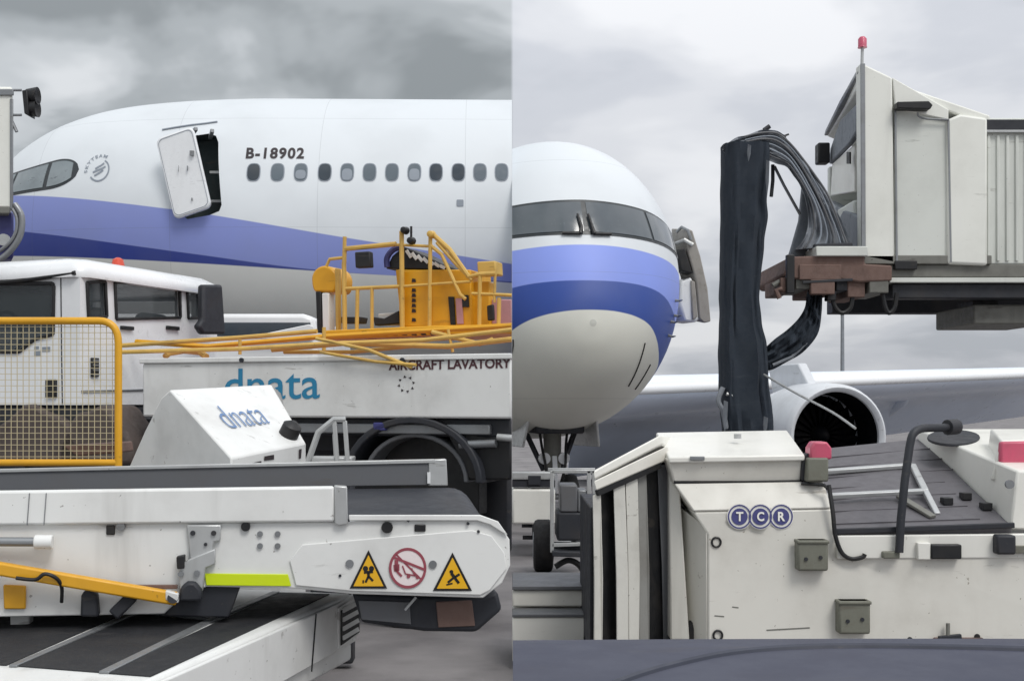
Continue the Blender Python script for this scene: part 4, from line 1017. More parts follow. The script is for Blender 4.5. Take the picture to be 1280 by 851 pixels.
def belt_loader():
    CUR[0] = 'L'
    fr = Frame(-.012, 6.1, math.atan2(.4, 2.43), 0)
    root = empty('belt_loader', fr, 'white conveyor belt loader with warning triangles on its rounded end', 'belt loader')
    S = lambda px, py, y=0.0: fr.ray(px, py, 'y', y)
    def sp(poly, d, name, mat, y=0.0, par=None, bv=.006):
        return MB().prism([S(a, b, y) for a, b in poly], (0, d, 0)).build(name, mat, par or root, bv)
    Wd = .92
    xl = S(-240, 650).x
    out = [(-240, 655), (435, 652), (470, 645), (598, 645), (622, 652), (637, 674), (638, 706), (628, 728), (604, 747), (440, 742), (366, 735), (258, 733), (225, 748), (205, 767), (-240, 775)]
    sp(out, .05, 'side_frame', WHITE_EQ)
    # far side frame, same outline seen along the belt
    far = [S(a, b) + Vector((-.03, Wd, -.05 if b < 700 else 0)) for a, b in out]
    MB().prism(far, (0, .05, 0)).build('side_frame', WHITE_EQ, root, .006)
    # belt: upper run, round the end roller, lower run
    xt = S(612, 690).x; zt = S(540, 648).z; zb_ = zt - .30
    zl_t = S(-240, 657).z
    prof = []
    rr = (zt - zb_) / 2
    for k in range(13):
        a = math.pi / 2 - math.pi * k / 12; prof.append((xt - rr + .035 + rr * math.cos(a), zt - rr + rr * math.sin(a)))
    prof = [(xl, zt - .005)] + prof + [(xl, zb_)]
    MB().loft([[(x, .055, z) for x, z in prof], [(x + .01, Wd + .03, z + (.085 if z > zb_ + .1 else 0)) for x, z in prof]]).build('belt', BELT, root, 0, 30)
    # guard on the near edge
    g = sp([(-240, 617), (418, 608), (418, 652), (-240, 659)], .07, 'near_guard', WHITE_EQ, -.03, None, .012)
    sp([(418, 607), (434, 608), (435, 655), (424, 657), (418, 654)], .075, 'guard_end', LIGHTMETAL, -.034, g, .006)
    for px in (37, 58): MB().bar(S(px, 616, -.031), S(px - 3, 656, -.031), .004, .008, (0, 1, 0)).build('guard_seam', GREYMETAL, g)
    # far guard
    fy = Wd + .06
    fg = sp([(-160, 593), (540, 577.5), (540, 606), (-160, 615)], .05, 'far_guard', GUARD, fy, None, .004)
    sp([(-160, 590), (544, 574), (544, 578.5), (-160, 594)], .07, 'guard_lip', LIGHTMETAL, fy - .012, fg, .003)
    sp([(536, 574.5), (558, 573.5), (560, 607), (536, 607)], .07, 'guard_end', LIGHTMETAL, fy - .01, fg, .006)
    sp([(534, 590), (538, 590), (538, 604), (534, 604)], -.006, 'reflector', WHITE_CAB, fy - .01, fg, .001)
    # cover plate on the rounded end
    cv = sp([(378, 680), (480, 671), (590, 662), (614, 669), (630, 690), (633, 710), (612, 737), (600, 743), (440, 738), (370, 731), (362, 700)], -.012, 'end_cover', WHITE_EQ, -.001, None, .004)
    sp([(436, 643), (600, 643), (622, 651), (634, 668), (626, 664), (612, 655), (596, 650), (436, 650)], -.02, 'end_flange', WHITE_EQ, -.001, None, .004)
    yy = -.016
    def tri(x0, x1, y0, y1, pict):
        q = quad_map([S(x0, y1, yy), S(x1, y1, yy), S(x1, y0, yy), S(x0, y0, yy)], .002)
        s = flat([[(0, 0), (1, 0), (.5, 1)]], q, 'warning_sign', SIGNB, cv, 1)
        flat([[(.10, .06), (.90, .06), (.5, .87)]], q, 'sign_face', SIGNY, s, 2)
        flat(pict, q, 'pictogram', SIGNB, s, 3)
    tri(437, 484, 687, 735, [circ(.42, .52, .07, n=12), circ(.58, .52, .07, n=12), stroke((.38, .42), (.62, .44), .035), stroke((.5, .42), (.5, .3), .035), stroke((.5, .32), (.42, .16), .03), stroke((.5, .32), (.62, .2), .03), stroke((.36, .22), (.36, .14), .02)])
    tri(541, 590, 690, 738, [circ(.47, .5, .05, n=12), stroke((.47, .46), (.56, .34), .04), stroke((.56, .36), (.68, .44), .03), stroke((.52, .34), (.38, .22), .03), stroke((.56, .34), (.66, .2), .035), stroke((.34, .16), (.5, .2), .02)])
    q = quad_map([S(486, 735, yy), S(533, 735, yy), S(533, 684, yy), S(486, 684, yy)], .002)
    s = flat([circ(.5, .5, .5, n=36)], q, 'prohibition_sign', SIGNP, cv, 1)
    flat(ringpolys(.5, .5, .43, .5, n=36) + [stroke((.2, .83), (.84, .24), .022)], q, 'sign_ring', SIGNR, s, 2)
    flat([stroke((.14, .76), (.96, .46), .03), stroke((.2, .7), (.2, .42), .05), stroke((.2, .44), (.34, .3), .03), [(.12, .58), (.28, .6), (.28, .44), (.14, .42)], stroke((.36, .56), (.44, .36), .018), stroke((.44, .36), (.8, .3), .018), stroke((.6, .5), (.7, .3), .018), circ(.52, .3, .05, n=10), circ(.76, .28, .05, n=10)], q, 'pictogram', SIGNR, s, 3)
    # bolts, holes
    def disc(px, py, r, mat=BLACK, y=-.004, name='bolt', par=None): MB().lathe([(.002, -.008), (r, -.008), (r * 1.05, .006), (.002, .006)], S(px, py, y), 'y', 14).build(name, mat, par or root)
    for px, py, r in ((484, 659, .028), (437, 704, .02), (541, 705, .02), (307, 658, .022), (151, 658, .02)): disc(px, py, r, BLACK if r > .021 else GREYMETAL, -.014)
    for px in (325, 347):
        for py in (667, 682): disc(px, py, .014, GREYMETAL)
    for a, b, c, d in ((518, 655, 532, 664), (133, 656, 144, 668)): sp([(a, b), (c, b), (c, d), (a, d)], -.01, 'slot_plug', BLACK, -.001)
    for px, py in ((412, 648), (436, 650), (510, 650), (585, 654), (598, 664), (425, 719)): disc(px, py, .007, DARK, -.012, 'rivet')
    # hinge bracket
    hb = sp([(234, 655), (277, 655), (276, 675), (268, 676), (266, 690), (238, 700), (236, 674)], -.03, 'hinge_bracket', LIGHTMETAL, 0, None, .006)
    sp([(238, 697), (270, 684), (270, 703), (258, 708), (254, 738), (226, 744), (224, 706)], -.045, 'hinge_plate', LIGHTMETAL, 0, hb, .006)
    for px, py, r, m in ((241, 666, .012, DARK), (267, 666, .012, DARK), (257, 680, .008, DARK), (226, 717, .014, GREYMETAL), (246, 716, .014, GREYMETAL)): disc(px, py, r, m, -.052 if py > 690 else -.034, 'bolt', hb)
    sp([(222, 694), (232, 692), (232, 708), (223, 709)], -.06, 'hinge_block', BLACK, 0, hb, .004)
    sp([(228, 730), (236, 724), (246, 724), (254, 734), (254, 748), (224, 749)], -.08, 'pivot_boot', DARK, 0, hb, .015)
    sp([(252, 732), (300, 733), (286, 772), (205, 770), (212, 750)], .3, 'pivot_box', DARK, .02, None, .01)
    # reflective strip
    sp([(256, 716), (360, 717), (364, 732), (258, 731)], -.01, 'reflective_strip', LIME, -.003, None, .003)
    # yellow lift arm, ram, hose
    arm = MB().bar(S(-120, 690, -.09), S(222, 748, -.09), .05, .062).build('lift_arm', YELLOW, root, .01)
    MB().cyl(S(216, 747, -.12), S(216, 747, -.05), .026, n=16).build('arm_pin', DARK, arm)
    sp([(208, 736), (224, 740), (224, 752), (208, 748)], -.04, 'arm_end', WHITE_EQ, -.08, arm, .006)
    MB().cyl(S(-160, 676, -.06), S(44, 677, -.06), .022, n=16).build('ram_rod', GREYMETAL, root)
    MB().cyl(S(43, 677, -.06), S(66, 677, -.06), .034, n=20).build('ram_end', WHITE_EQ, root, .006)
    MB().tube(smooth_path([S(20, 722, -.14), S(44, 724, -.14), S(56, 717, -.14), S(70, 722, -.13), S(77, 733, -.1), S(77, 752, -.06)]), .009, 8).build('hydraulic_hose', BLACK, root)
    sp([(5, 730), (33, 731), (33, 760), (6, 760)], -.02, 'warning_plate', YELLOW, -.001)
    sp([(104, 742), (108, 735), (116, 734), (124, 740), (126, 768), (103, 768)], -.06, 'roller_boot', DARK, -.001, None, .012)
    MB().bar(S(142, 768, -.05), S(166, 744, -.05), .05, .06).build('strut', DARK, root, .01)
    MB().bar(S(128, 708 + 25, -.05), S(222, 733, -.05), .02, .02).build('brace', RUST, root, .003)
    # end roller, under-end gear and supports down to the wheels
    MB().cyl((xt - rr - .0, .05, zt - rr), (xt - rr, Wd, zt - rr), rr * .8, n=20).build('end_roller', GREYMETAL, root)
    bx = MB().prism([S(a, b, .15) for a, b in ((440, 740), (520, 744), (600, 746), (622, 738), (628, 762), (596, 790), (530, 789), (452, 778))], (0, .55, 0)).build('under_tray', DARK, root, .02)
    MB().prism([S(a, b, .14) for a, b in ((545, 752), (590, 750), (594, 782), (548, 784))], (0, .02, 0)).build('tray_plate', RUST, bx, .004)
    MB().prism([S(a, b, .14) for a, b in ((448, 750), (512, 752), (514, 780), (452, 774))], (0, .02, 0)).build('tray_plate', GUARD, bx, .004)
    MB().bar(S(506, 762, .1), S(520, 746, .1), .012, .012).build('latch_pin', LIGHTMETAL, bx)
    for x in (-2.4, -3.2):
        MB().bar((x, .2, .3), (x, .2, zb_ - .0), .09, .09).build('support_post', WHITE_EQ, root, .008); MB().bar((x, Wd - .15, .3), (x, Wd - .15, zb_), .09, .09).build('support_post', WHITE_EQ, root, .008)
    MB().box((-3.9, .02, .28), (-2.1, Wd + .02, .42)).build('chassis', WHITE_EQ, root, .02)
    for x in (-3.55, -2.45):
        for y in (.1, Wd - .06): wheel('tyre', root, (x, y, .26), .26, .16)
belt_loader()

def deck_vehicle():
    CUR[0] = 'L'
    fr = Frame(-1.3, 5.6, 0, 0)
    root = empty('deck_trailer', fr, 'low white wagon with black grip panels on its deck running under the conveyor', 'wagon')
    zd = .80
    G = lambda px, py, z=zd: fr.ray(px, py, 'z', z)
    deck = [G(-420, 800), G(60, 738), G(250, 735), G(442, 739), G(206, 846), G(120, 900), G(-300, 1040)]
    deck = [Vector((p.x, p.y, zd)) for p in deck]
    # solid low body: deck slab and near side panel
    e0, e1 = G(205, 842), G(440, 741)
    dirv = (e1 - e0).normalized(); ext = e0 - dirv * 1.6
    lat = Vector((-dirv.y, dirv.x, 0))
    def D(a, b, z=zd): return Vector((e0 + dirv * a + lat * b).to_tuple()[:2] + (z,))
    Lg = (e1 - e0).length; Wd = 1.55
    MB().prism([D(-1.5, 0, .42), D(Lg, 0, .42), D(Lg, Wd, .42), D(-1.5, Wd, .42)], (0, 0, zd - .42)).build('deck', WHITE_EQ, root, .02)
    def plate(quad, name, mat, z0=0.0, h=.006):
        MB().prism([G(*p) + Vector((0, 0, z0)) for p in quad], (0, 0, h)).build(name, mat, root, .002)
    plate([(134, 842), (188, 846), (412, 743), (350, 741)], 'grip_panel', GRIP)
    plate([(22, 833), (126, 841), (262, 777), (174, 768)], 'grip_panel', GRIP)
    plate([(-160, 824), (8, 832), (160, 765), (40, 752)], 'grip_panel', GRIP)
    def fb(a, b, w=.05, h=.012): MB().bar(G(*a) + Vector((0, 0, .006)), G(*b) + Vector((0, 0, .006)), w, h).build('frame_bar', GREYMETAL, root, .003)
    fb((130, 842), (268, 774), .045); fb((16, 834), (172, 766), .035); fb((160, 764), (262, 774), .035); fb((268, 774), (345, 741), .045)
    # side panel, panel gap and louvred lamp end
    sd = MB().prism([D(-1.5, -.03, .50), D(Lg - .01, -.03, .53), D(Lg - .01, -.03, zd - .012), D(-1.5, -.03, zd - .012)], (lat * .02)).build('side_panel', WHITE_EQ, root, .008)
    ggp = fr.ray(358, 800, 'z', .65)
    a_ = (ggp - e0).dot(dirv)
    MB().bar(D(a_ - .02, -.034, .50), D(a_ + .04, -.034, zd - .012), .006, .006).build('panel_gap', BLACK, sd)
    lf = MB().prism([D(Lg - .30, -.04, .545), D(Lg + .02, -.04, .565), D(Lg + .02, -.04, zd - .005), D(Lg - .30, -.04, zd - .03)], (lat * .05)).build('louvre_frame', WHITE_EQ, root, .006)
    MB().prism([D(Lg - .28, -.046, .56), D(Lg, -.046, .58), D(Lg, -.046, zd - .03), D(Lg - .28, -.046, zd - .05)], (lat * .004)).build('louvre_back', BLACK, lf)
    for k in range(4):
        z = .585 + k * .05
        MB().prism([D(Lg - .26, -.055, z), D(Lg - .02, -.055, z + .006), D(Lg - .02, -.045, z + .032), D(Lg - .26, -.045, z + .026)], (lat * .012)).build('louvre', WHITE_EQ, lf, .002)
    for a in (-1.0, Lg - .55):
        for b in (.2, Wd - .2):
            c = D(a, b, .21); w = MB().cyl(c - lat * .09, c + lat * .09, .21, n=24).build('tyre', RUBBER, root, .03)
            MB().cyl(c - lat * .095, c + lat * .095, .1, n=16).build('hub', GREYMETAL, w)
    MB().prism([D(-1.2, .3, .2), D(Lg - .3, .3, .2), D(Lg - .3, Wd - .3, .2), D(-1.2, Wd - .3, .2)], (0, 0, .22)).build('underframe', DARK, root, .02)
deck_vehicle()

# ------------------------------------------------------------------ boarding bridge on the right
def right_bridge():
    CUR[0] = 'R'
    D = 14.0; fr = Frame(5.6, D, 0, ground_z(D))
    root = empty('boarding_bridge', fr, 'cream boarding bridge with its dark canopy torn loose and hanging in a loop', 'boarding bridge')
    P = lambda px, py, d=D: fr.at(px, py, d)
    X = lambda px, d=D: P(px, 0, d).x
    Z = lambda py, d=D: P(0, py, d).z
    DEP = 2.9
    # cab: near side post, side walls, roof, far side, back
    MB().prism([(X(1076), 0, Z(78)), (X(1116), 0, Z(97)), (X(1119), 0, Z(330)), (X(1078), 0, Z(322))], (0, .22, 0)).build('front_post', BRIDGE_W, root, .025)
    MB().bar((X(1076) + .02, -.006, Z(80)), (X(1078) + .01, -.006, Z(322)), .05, .03, (0, 1, 0)).build('post_edge', GREYMETAL, root, .004)
    MB().box((X(1119), .03, Z(326)), (X(1186), .16, Z(135))).build('side_wall', BRIDGE_G, root, .012)
    MB().prism([(X(1184), -.02, Z(330)), (X(1184), -.02, Z(150)), (X(1200), -.02, Z(143)), (X(1234), -.02, Z(148)), (X(1234), -.02, Z(332))], (0, .25, 0)).build('wall_post', BRIDGE_W, root, .03)
    MB().bar((X(1185), -.012, Z(150)), (X(1188), -.012, Z(328)), .02, .02, (0, 1, 0)).build('post_seam', GREYMETAL, root)
    MB().bar((X(1119), -.0, Z(135)), (X(1121), -.0, Z(326)), .02, .02, (0, 1, 0)).build('post_seam', GREYMETAL, root)
    MB().prism([(X(1116), 0, Z(97)), (X(1186), 0, Z(137)), (X(1186), 0, Z(150)), (X(1119), 0, Z(136))], (0, .12, 0)).build('fascia', BRIDGE_W, root, .012)
    FX = X(1034, D + DEP)
    rf = MB().hexa([(X(1077), .05, Z(97) - .05), (X(1240), .05, Z(150) - .05), (X(1240), DEP, Z(150) - .05), (FX, DEP, Z(97) - .05),
               (X(1077), .05, Z(88)), (X(1240), .05, Z(143)), (X(1240), DEP, Z(143)), (FX, DEP, Z(88))]).build('roof', BRIDGE_W, root, .02)
    MB().box((FX, DEP - .12, Z(322)), (X(1240), DEP, Z(150))).build('far_wall', BRIDGE_G, root, .02)
    MB().box((X(1200), .15, Z(322)), (X(1210), DEP - .1, Z(150))).build('back_wall', BRIDGE_G, root, .01)
    MB().prism([(X(1080), .0, Z(330)), (X(1240), 0, Z(330)), (X(1240), DEP, Z(330)), (FX, DEP, Z(330))], (0, 0, Z(319) - Z(330))).build('floor', BEAMG, root, .01)
    # tunnel with ribbed wall and dark clerestory strip
    tn = MB().box((X(1233), .06, Z(330)), (X(1233) + 6.5, DEP - .1, Z(146))).build('tunnel', BRIDGE_G, root, .02)
    k = 0; x = X(1236)
    while x < X(1233) + 6.4:
        MB().box((x, .035, Z(326)), (x + .035, .065, Z(168))).build('wall_rib', BRIDGE_G, tn, .008); x += .11
    MB().box((X(1232), .02, Z(163)), (X(1233) + 6.5, .07, Z(149))).build('clerestory', DARK, tn, .006)
    MB().box((X(1231), .0, Z(165.5)), (X(1233) + 6.5, .05, Z(162.5))).build('clerestory_sill', LIGHTMETAL, tn, .004)
    # beams below
    MB().box((X(1112), .05, Z(346)), (X(1233) + 6.5, .3, Z(330))).build('floor_beam', BEAMG, root, .012)
    MB().box((X(1112), .0, Z(353)), (X(1233) + 6.5, .2, Z(347))).build('floor_beam', BRIDGE_G, root, .006)
    MB().box((X(1118), .08, Z(372)), (X(1233) + 6.5, .35, Z(354))).build('floor_beam', DARK, root, .012)
    MB().box((X(1112), DEP - .4, Z(372)), (X(1233) + 6.5, DEP - .1, Z(331))).build('floor_beam', DARK, root, .012)
    MB().box((X(1118), -.02, Z(337)), (X(1146), .06, Z(326))).build('junction_box', BLACK, root, .01)
    MB().box((X(1230), .3, Z(403)), (X(1330), 1.6, Z(378))).build('drive_beam', BEAMG, root, .02)
    MB().box((X(1237), .5, Z(379)), (X(1270), 1.0, Z(371))).build('beam_mount', BLACK, root, .01)
    # rusty front platform
    pf = MB().prism([(X(985), -.1, Z(322)), (X(1078), -.1, Z(319)), (X(1078), -.1, Z(331)), (X(1112), -.1, Z(333)), (X(1112), -.1, Z(352)), (X(1072), -.1, Z(354)), (X(1040), -.1, Z(349)), (X(985), -.1, Z(350)), (X(978), -.1, Z(344))], (0, 1.6, 0)).build('front_platform', RUST, root, .02)
    for a_, b_, c_, d_, m_ in ((974, 350, 990, 366, RUST), (993, 350, 1012, 362, BEAMG), (1010, 352, 1040, 369, RUST), (1044, 350, 1060, 364, DARK), (1058, 353, 1080, 372, RUST), (1084, 352, 1108, 367, BEAMG)):
        MB().box((X(a_), -.08 + .05 * math.sin(a_), Z(d_)), (X(c_), .8, Z(b_ - 2))).build('platform_block', m_, pf, .012)
    MB().box((X(1016), -.16, Z(322)), (X(1080), .4, Z(310))).build('platform_lip', BRIDGE_G, pf, .01)
    MB().box((X(996), -.13, Z(351)), (X(1048), -.09, Z(332))).build('platform_plate', RUST, pf, .01)
    MB().box((X(980), -.14, Z(368)), (X(990), -.06, Z(320))).build('platform_bracket', BLACK, pf, .01)
    MB().bar((X(1000), -.12, Z(354)), (X(1062), -.12, Z(351)), .03, .03).build('platform_bracket', DARK, pf, .004)
    MB().tube([(X(975), -.1, Z(362)), (X(968), -.1, Z(364)), (X(972), -.1, Z(374))], .03, 8).build('tow_eye', RUST, pf)
    MB().tube([(X(975), .0, Z(352)), (X(966), .0, Z(357))], .03, 8).build('tow_eye', BEAMG, pf)
    for px, w in ((1053, 13), (1112, 9)):
        MB().tube(smooth_path([P(px - w, 366), P(px - w + 3, 382), P(px - 1, 391), P(px + w - 3, 384), P(px + w, 366)]), .028, 8).build('cable_loop', BLACK, root)
    MB().box((X(1033), -.05, Z(376)), (X(1044), .1, Z(364))).build('cable_box', BLACK, root, .01)
    # open front: hood interior pieces, seen past the post
    MB().prism([P(1074, 82, D + .1), P(1050, 125, D + 1.3), P(1032, 162, D + DEP), P(1030, 170, D + DEP), P(1048, 134, D + 1.3), P(1072, 92, D + .1)], (.1, 0, 0)).build('hood_frame', GREYMETAL, root, .015)
    MB().prism([P(1070, 130, D + .3), P(1050, 150, D + 1.6), P(1038, 185, D + 2.5), P(1036, 205, D + 2.5), P(1060, 180, D + .8), P(1070, 165, D + .4)], (.08, .05, 0)).build('hood_flap', FABRIC_G, root, .02)
    MB().prism([P(1068, 180, D + .8), P(1040, 205, D + 2.2), P(1038, 245, D + 2.2), P(1068, 240, D + .8)], (.08, 0, 0)).build('interior_panel', CREAM_L, root, .015)
    MB().prism([P(1062, 190, D + .75), P(1058, 190, D + .9), P(1058, 205, D + .9), P(1062, 205, D + .75)], (.02, 0, 0)).build('interior_switch', BLACK, root, .004)
    MB().prism([P(1066, 250, D + .7), P(1046, 262, D + 1.4), P(1048, 285, D + 1.4), P(1068, 284, D + .7)], (.12, 0, 0)).build('interior_panel', BRIDGE_G, root, .03)
    MB().box(P(1023, 178, D + 2.2), P(1033, 207, D + 2.4)).build('control_box', BLACK, root, .02)
    MB().prism([P(1072, 270, D + .3), P(1030, 250, D + 2.4), P(1026, 300, D + 2.4), P(1074, 316, D + .3)], (.2, .1, 0)).build('interior_skirt', FABRIC_G, root, .03)
    # roof camera and beacon
    MB().prism([(X(1117), -.14, Z(131)), (X(1156), -.14, Z(130)), (X(1161), -.14, Z(135)), (X(1158), -.14, Z(140)), (X(1117), -.14, Z(139))], (0, .14, 0)).build('flood_lamp', BLACK, root, .01)
    MB().tube(smooth_path([P(1147, 141, D - .06), P(1149, 146, D - .05), P(1160, 149, D - .02), P(1186, 150, D - .02)]), .012, 6).build('lamp_cable', GREYMETAL, root)
    MB().cyl(P(1077.5, 80), P(1078, 61), .018, n=10).build('beacon_mast', LIGHTMETAL, root)
    MB().lathe([(.02, 0), (.055, 0), (.05, .015), (.05, .1), (.03, .125), (.005, .13)], P(1078, 60), 'z', 16).build('beacon', REDLAMP, root, 0, 40)
    # ------------ torn bellows: hanging curtain
    rows = [(182, 902, 960), (195, 902, 961), (220, 902, 959), (260, 902, 957), (300, 902, 955), (340, 901.5, 950), (375, 901.5, 947), (405, 901, 950), (430, 901, 956), (455, 900.5, 959), (480, 900, 958), (510, 901, 962), (545, 902, 966)]
    rings = []; nn = 72
    fl = pchip([r[0] for r in rows], [r[1] for r in rows]); frr = pchip([r[0] for r in rows], [r[2] for r in rows])
    nr = 90
    for i in range(nr + 1):
        py = 182 + (546 - 182) * i / nr; l, r = fl(py), frr(py); ring = []
        for k in range(nn):
            a = 2 * math.pi * k / nn; ca, sa = math.cos(a), math.sin(a)
            u = math.copysign(abs(ca) ** .5, ca); v = math.copysign(abs(sa) ** .7, sa)
            wr = mnoise.fractal(Vector((u * 4.2, py * .006, v)), .8, 2.1, 3) * .05 + .02 * math.sin(8 * u + 2.2 * mnoise.noise(Vector((u, py * .02, 3))))
            ex = mnoise.noise(Vector((py * .035, u * .5, 7))) * 2.6
            fray = 7 * mnoise.noise(Vector((u * 6, 1, 5))) if i == nr else 0
            p = P((l + r) / 2 + ((r - l) / 2) * u + ex * abs(u), py + fray, D + .1); ring.append(p + Vector((0, v * .24 - wr, 0)))
        rings.append(ring)
    MB().loft(rings).build('hanging_curtain', FABRIC, root, 0, 60)
    for px, py, ln, w in ((958, 200, 46, 4), (905, 500, 40, 5), (955, 520, 24, 5), (935, 180, 22, 4)):
        MB().prism([P(px, py, D - .2), P(px + w, py + 2, D - .2), P(px + w * .8, py + ln * .6, D - .24), P(px + w * .2, py + ln, D - .2), P(px - 1, py + ln * .5, D - .17)], (0, .015, 0)).build('torn_shred', FABRIC_G, root)
    # folded band arching back to the cab
    ctr = [((902, 186), (908, 196)), ((912, 176), (920, 190)), ((930, 170), (935, 190)), ((952, 163), (950, 196)), ((972, 164), (966, 203)), ((988, 178), (984, 210)), ((1004, 198), (996, 226)), ((1018, 218), (1005, 244)), ((1034, 240), (1009, 262)), ((1047, 265), (1010, 280)), ((1058, 290), (1006, 296)), ((1064, 306), (994, 312))]
    rings = []; nf = 17
    def dens(seq, n):
        A = smooth_path([(a[0], a[1], 0) for a, b in seq], n); B = smooth_path([(b[0], b[1], 0) for a, b in seq], n); return [((a.x, a.y), (b.x, b.y)) for a, b in zip(A, B)]
    for i, (o, q) in enumerate(dens(ctr, 5)):
        top, bot = [], []
        for k in range(nf):
            t = k / (nf - 1); px = o[0] + (q[0] - o[0]) * t; py = o[1] + (q[1] - o[1]) * t
            fold = .04 * (k % 2) * (.5 + mnoise.noise(Vector((k * .7, i * .12, 2)))) + .05 * mnoise.fractal(Vector((i * .13, k * .45, 1)), .8, 2.1, 3)
            py += 2.2 * mnoise.noise(Vector((i * .3, k * .2, 9))) * (1 if k in (0, nf - 1) else .3)
            top.append(P(px, py, D + .0 + fold)); bot.append(P(px, py, D + .45 + fold * .5))
        rings.append(top + bot[::-1])
    MB().loft(rings).build('folded_bellows', FABRIC_G, root, 0, 25)
    for j, t in enumerate((.05, .2, .34, .5, .64, .8)):
        pts = []
        for i, (o, q) in enumerate(ctr[2:]):
            tt = t + .04 * math.sin(i + j); px = o[0] + (q[0] - o[0]) * tt; py = o[1] + (q[1] - o[1]) * tt; pts.append(P(px, py + .5 * math.sin(2 * i + j), D - .03))
        MB().tube(smooth_path(pts, 4), .008 if j % 2 else .012, 6).build('bellows_rib', EMBLEM if j in (1, 3, 4) else GUARD, root)
    MB().prism([P(x, y, D + .35) for x, y in ((1004, 232), (1014, 250), (1018, 300), (1000, 330), (982, 334), (990, 310), (1000, 275))], (0, .12, 0)).build('loose_flap', FABRIC_G, root, .02)
    MB().prism([P(x, y, D - .05) for x, y in ((1018, 305), (1066, 303), (1066, 308), (1018, 310))], (0, .3, 0)).build('bellows_sill', DARK, root, .01)
    for a, b, r in (((955, 163), (962, 158), .03), ((968, 165), (982, 172), .02), ((975, 172), (986, 168), .012), ((945, 168), (958, 164), .03)):
        MB().tube([P(*a, D + .1), P(*b, D + .1)], r, 6).build('torn_rib', DARK, root)
    MB().tube([P(968, 208, D + .2), P(980, 232, D + .2), P(1000, 268, D + .25)], .018, 6).build('broken_strut', GREYMETAL, root)
    MB().tube([P(966, 206, D + .2), P(966, 226, D + .2), P(964, 246, D + .2)], .022, 6).build('broken_strut', DARK, root)
    # lower loop of the bellows joining curtain and platform
    loop = [((955, 436), (950, 458)), ((968, 424), (962, 463)), ((984, 412), (984, 452)), ((998, 398), (1004, 440)), ((1006, 384), (1022, 418)), ((1008, 370), (1027, 392)), ((1010, 362), (1028, 366))]
    rings = []
    for i, (o, q) in enumerate(dens(loop, 5)):
        top, bot = [], []
        for k in range(12):
            t = k / 11; px = o[0] + (q[0] - o[0]) * t; py = o[1] + (q[1] - o[1]) * t; f = .12 * mnoise.fractal(Vector((i * .2, k * .4, 4)), .8, 2.1, 3) + .03 * (k % 2)
            top.append(P(px, py, D + .0 + f)); bot.append(P(px, py, D + .4))
        rings.append(top + bot[::-1])
    MB().loft(rings).build('lower_bellows', FABRIC, root, 0, 25)
    MB().tube([P(966, 456, D - .01), P(990, 446, D - .01), P(1008, 428, D - .02)], .02, 6).build('bellows_piping', FABRIC_G, root)
    # dangling cable and hook
    MB().tube(smooth_path([P(955, 468, D - .15), P(975, 480, D - .6), P(1000, 494, D - 1.2), P(1040, 515, D - 2.0), P(1069, 535, D - 2.6)]), .013, 8).build('dangling_cable', LIGHTMETAL, root)
    MB().tube(smooth_path([P(904, 484, D - .1), P(898, 500, D - .1), P(904, 515, D - .1), P(908, 536, D - .1)]), [.03] * 18 + [.02], 8).build('hanging_strap', FABRIC_G, root)
    MB().tube(smooth_path([P(908, 492, D - .12), P(917, 496, D - .12), P(919, 512, D - .12)]), .022, 8).build('hanging_strap', LIGHTMETAL, root)
    # drive column under the tunnel, outside the picture
    MB().box((X(1233) + 3.6, 1.0, .5), (X(1233) + 4.1, 1.9, Z(372))).build('drive_column', BRIDGE_G, root, .03)
    for s in (.85, 2.05): wheel('tyre', root, (X(1233) + 3.85, s, .5), .5, .3, 'y')
right_bridge()

def lamp_mast():
    CUR[0] = 'R'
    D = 62.0; fr = Frame((1053 - 640) / FOC * D, D, 0, ground_z(D))
    root = empty('floodlight_mast', fr, 'thin grey floodlight mast far behind the wing', 'mast')
    MB().tube([(0, 0, 0), (0, 0, 12.0)], [.13, .07], 12).build('pole', GREYMETAL, root)
    MB().box((-.5, -.1, 11.9), (.5, .1, 12.1)).build('lamp_head', GREYMETAL, root, .02)
lamp_mast()

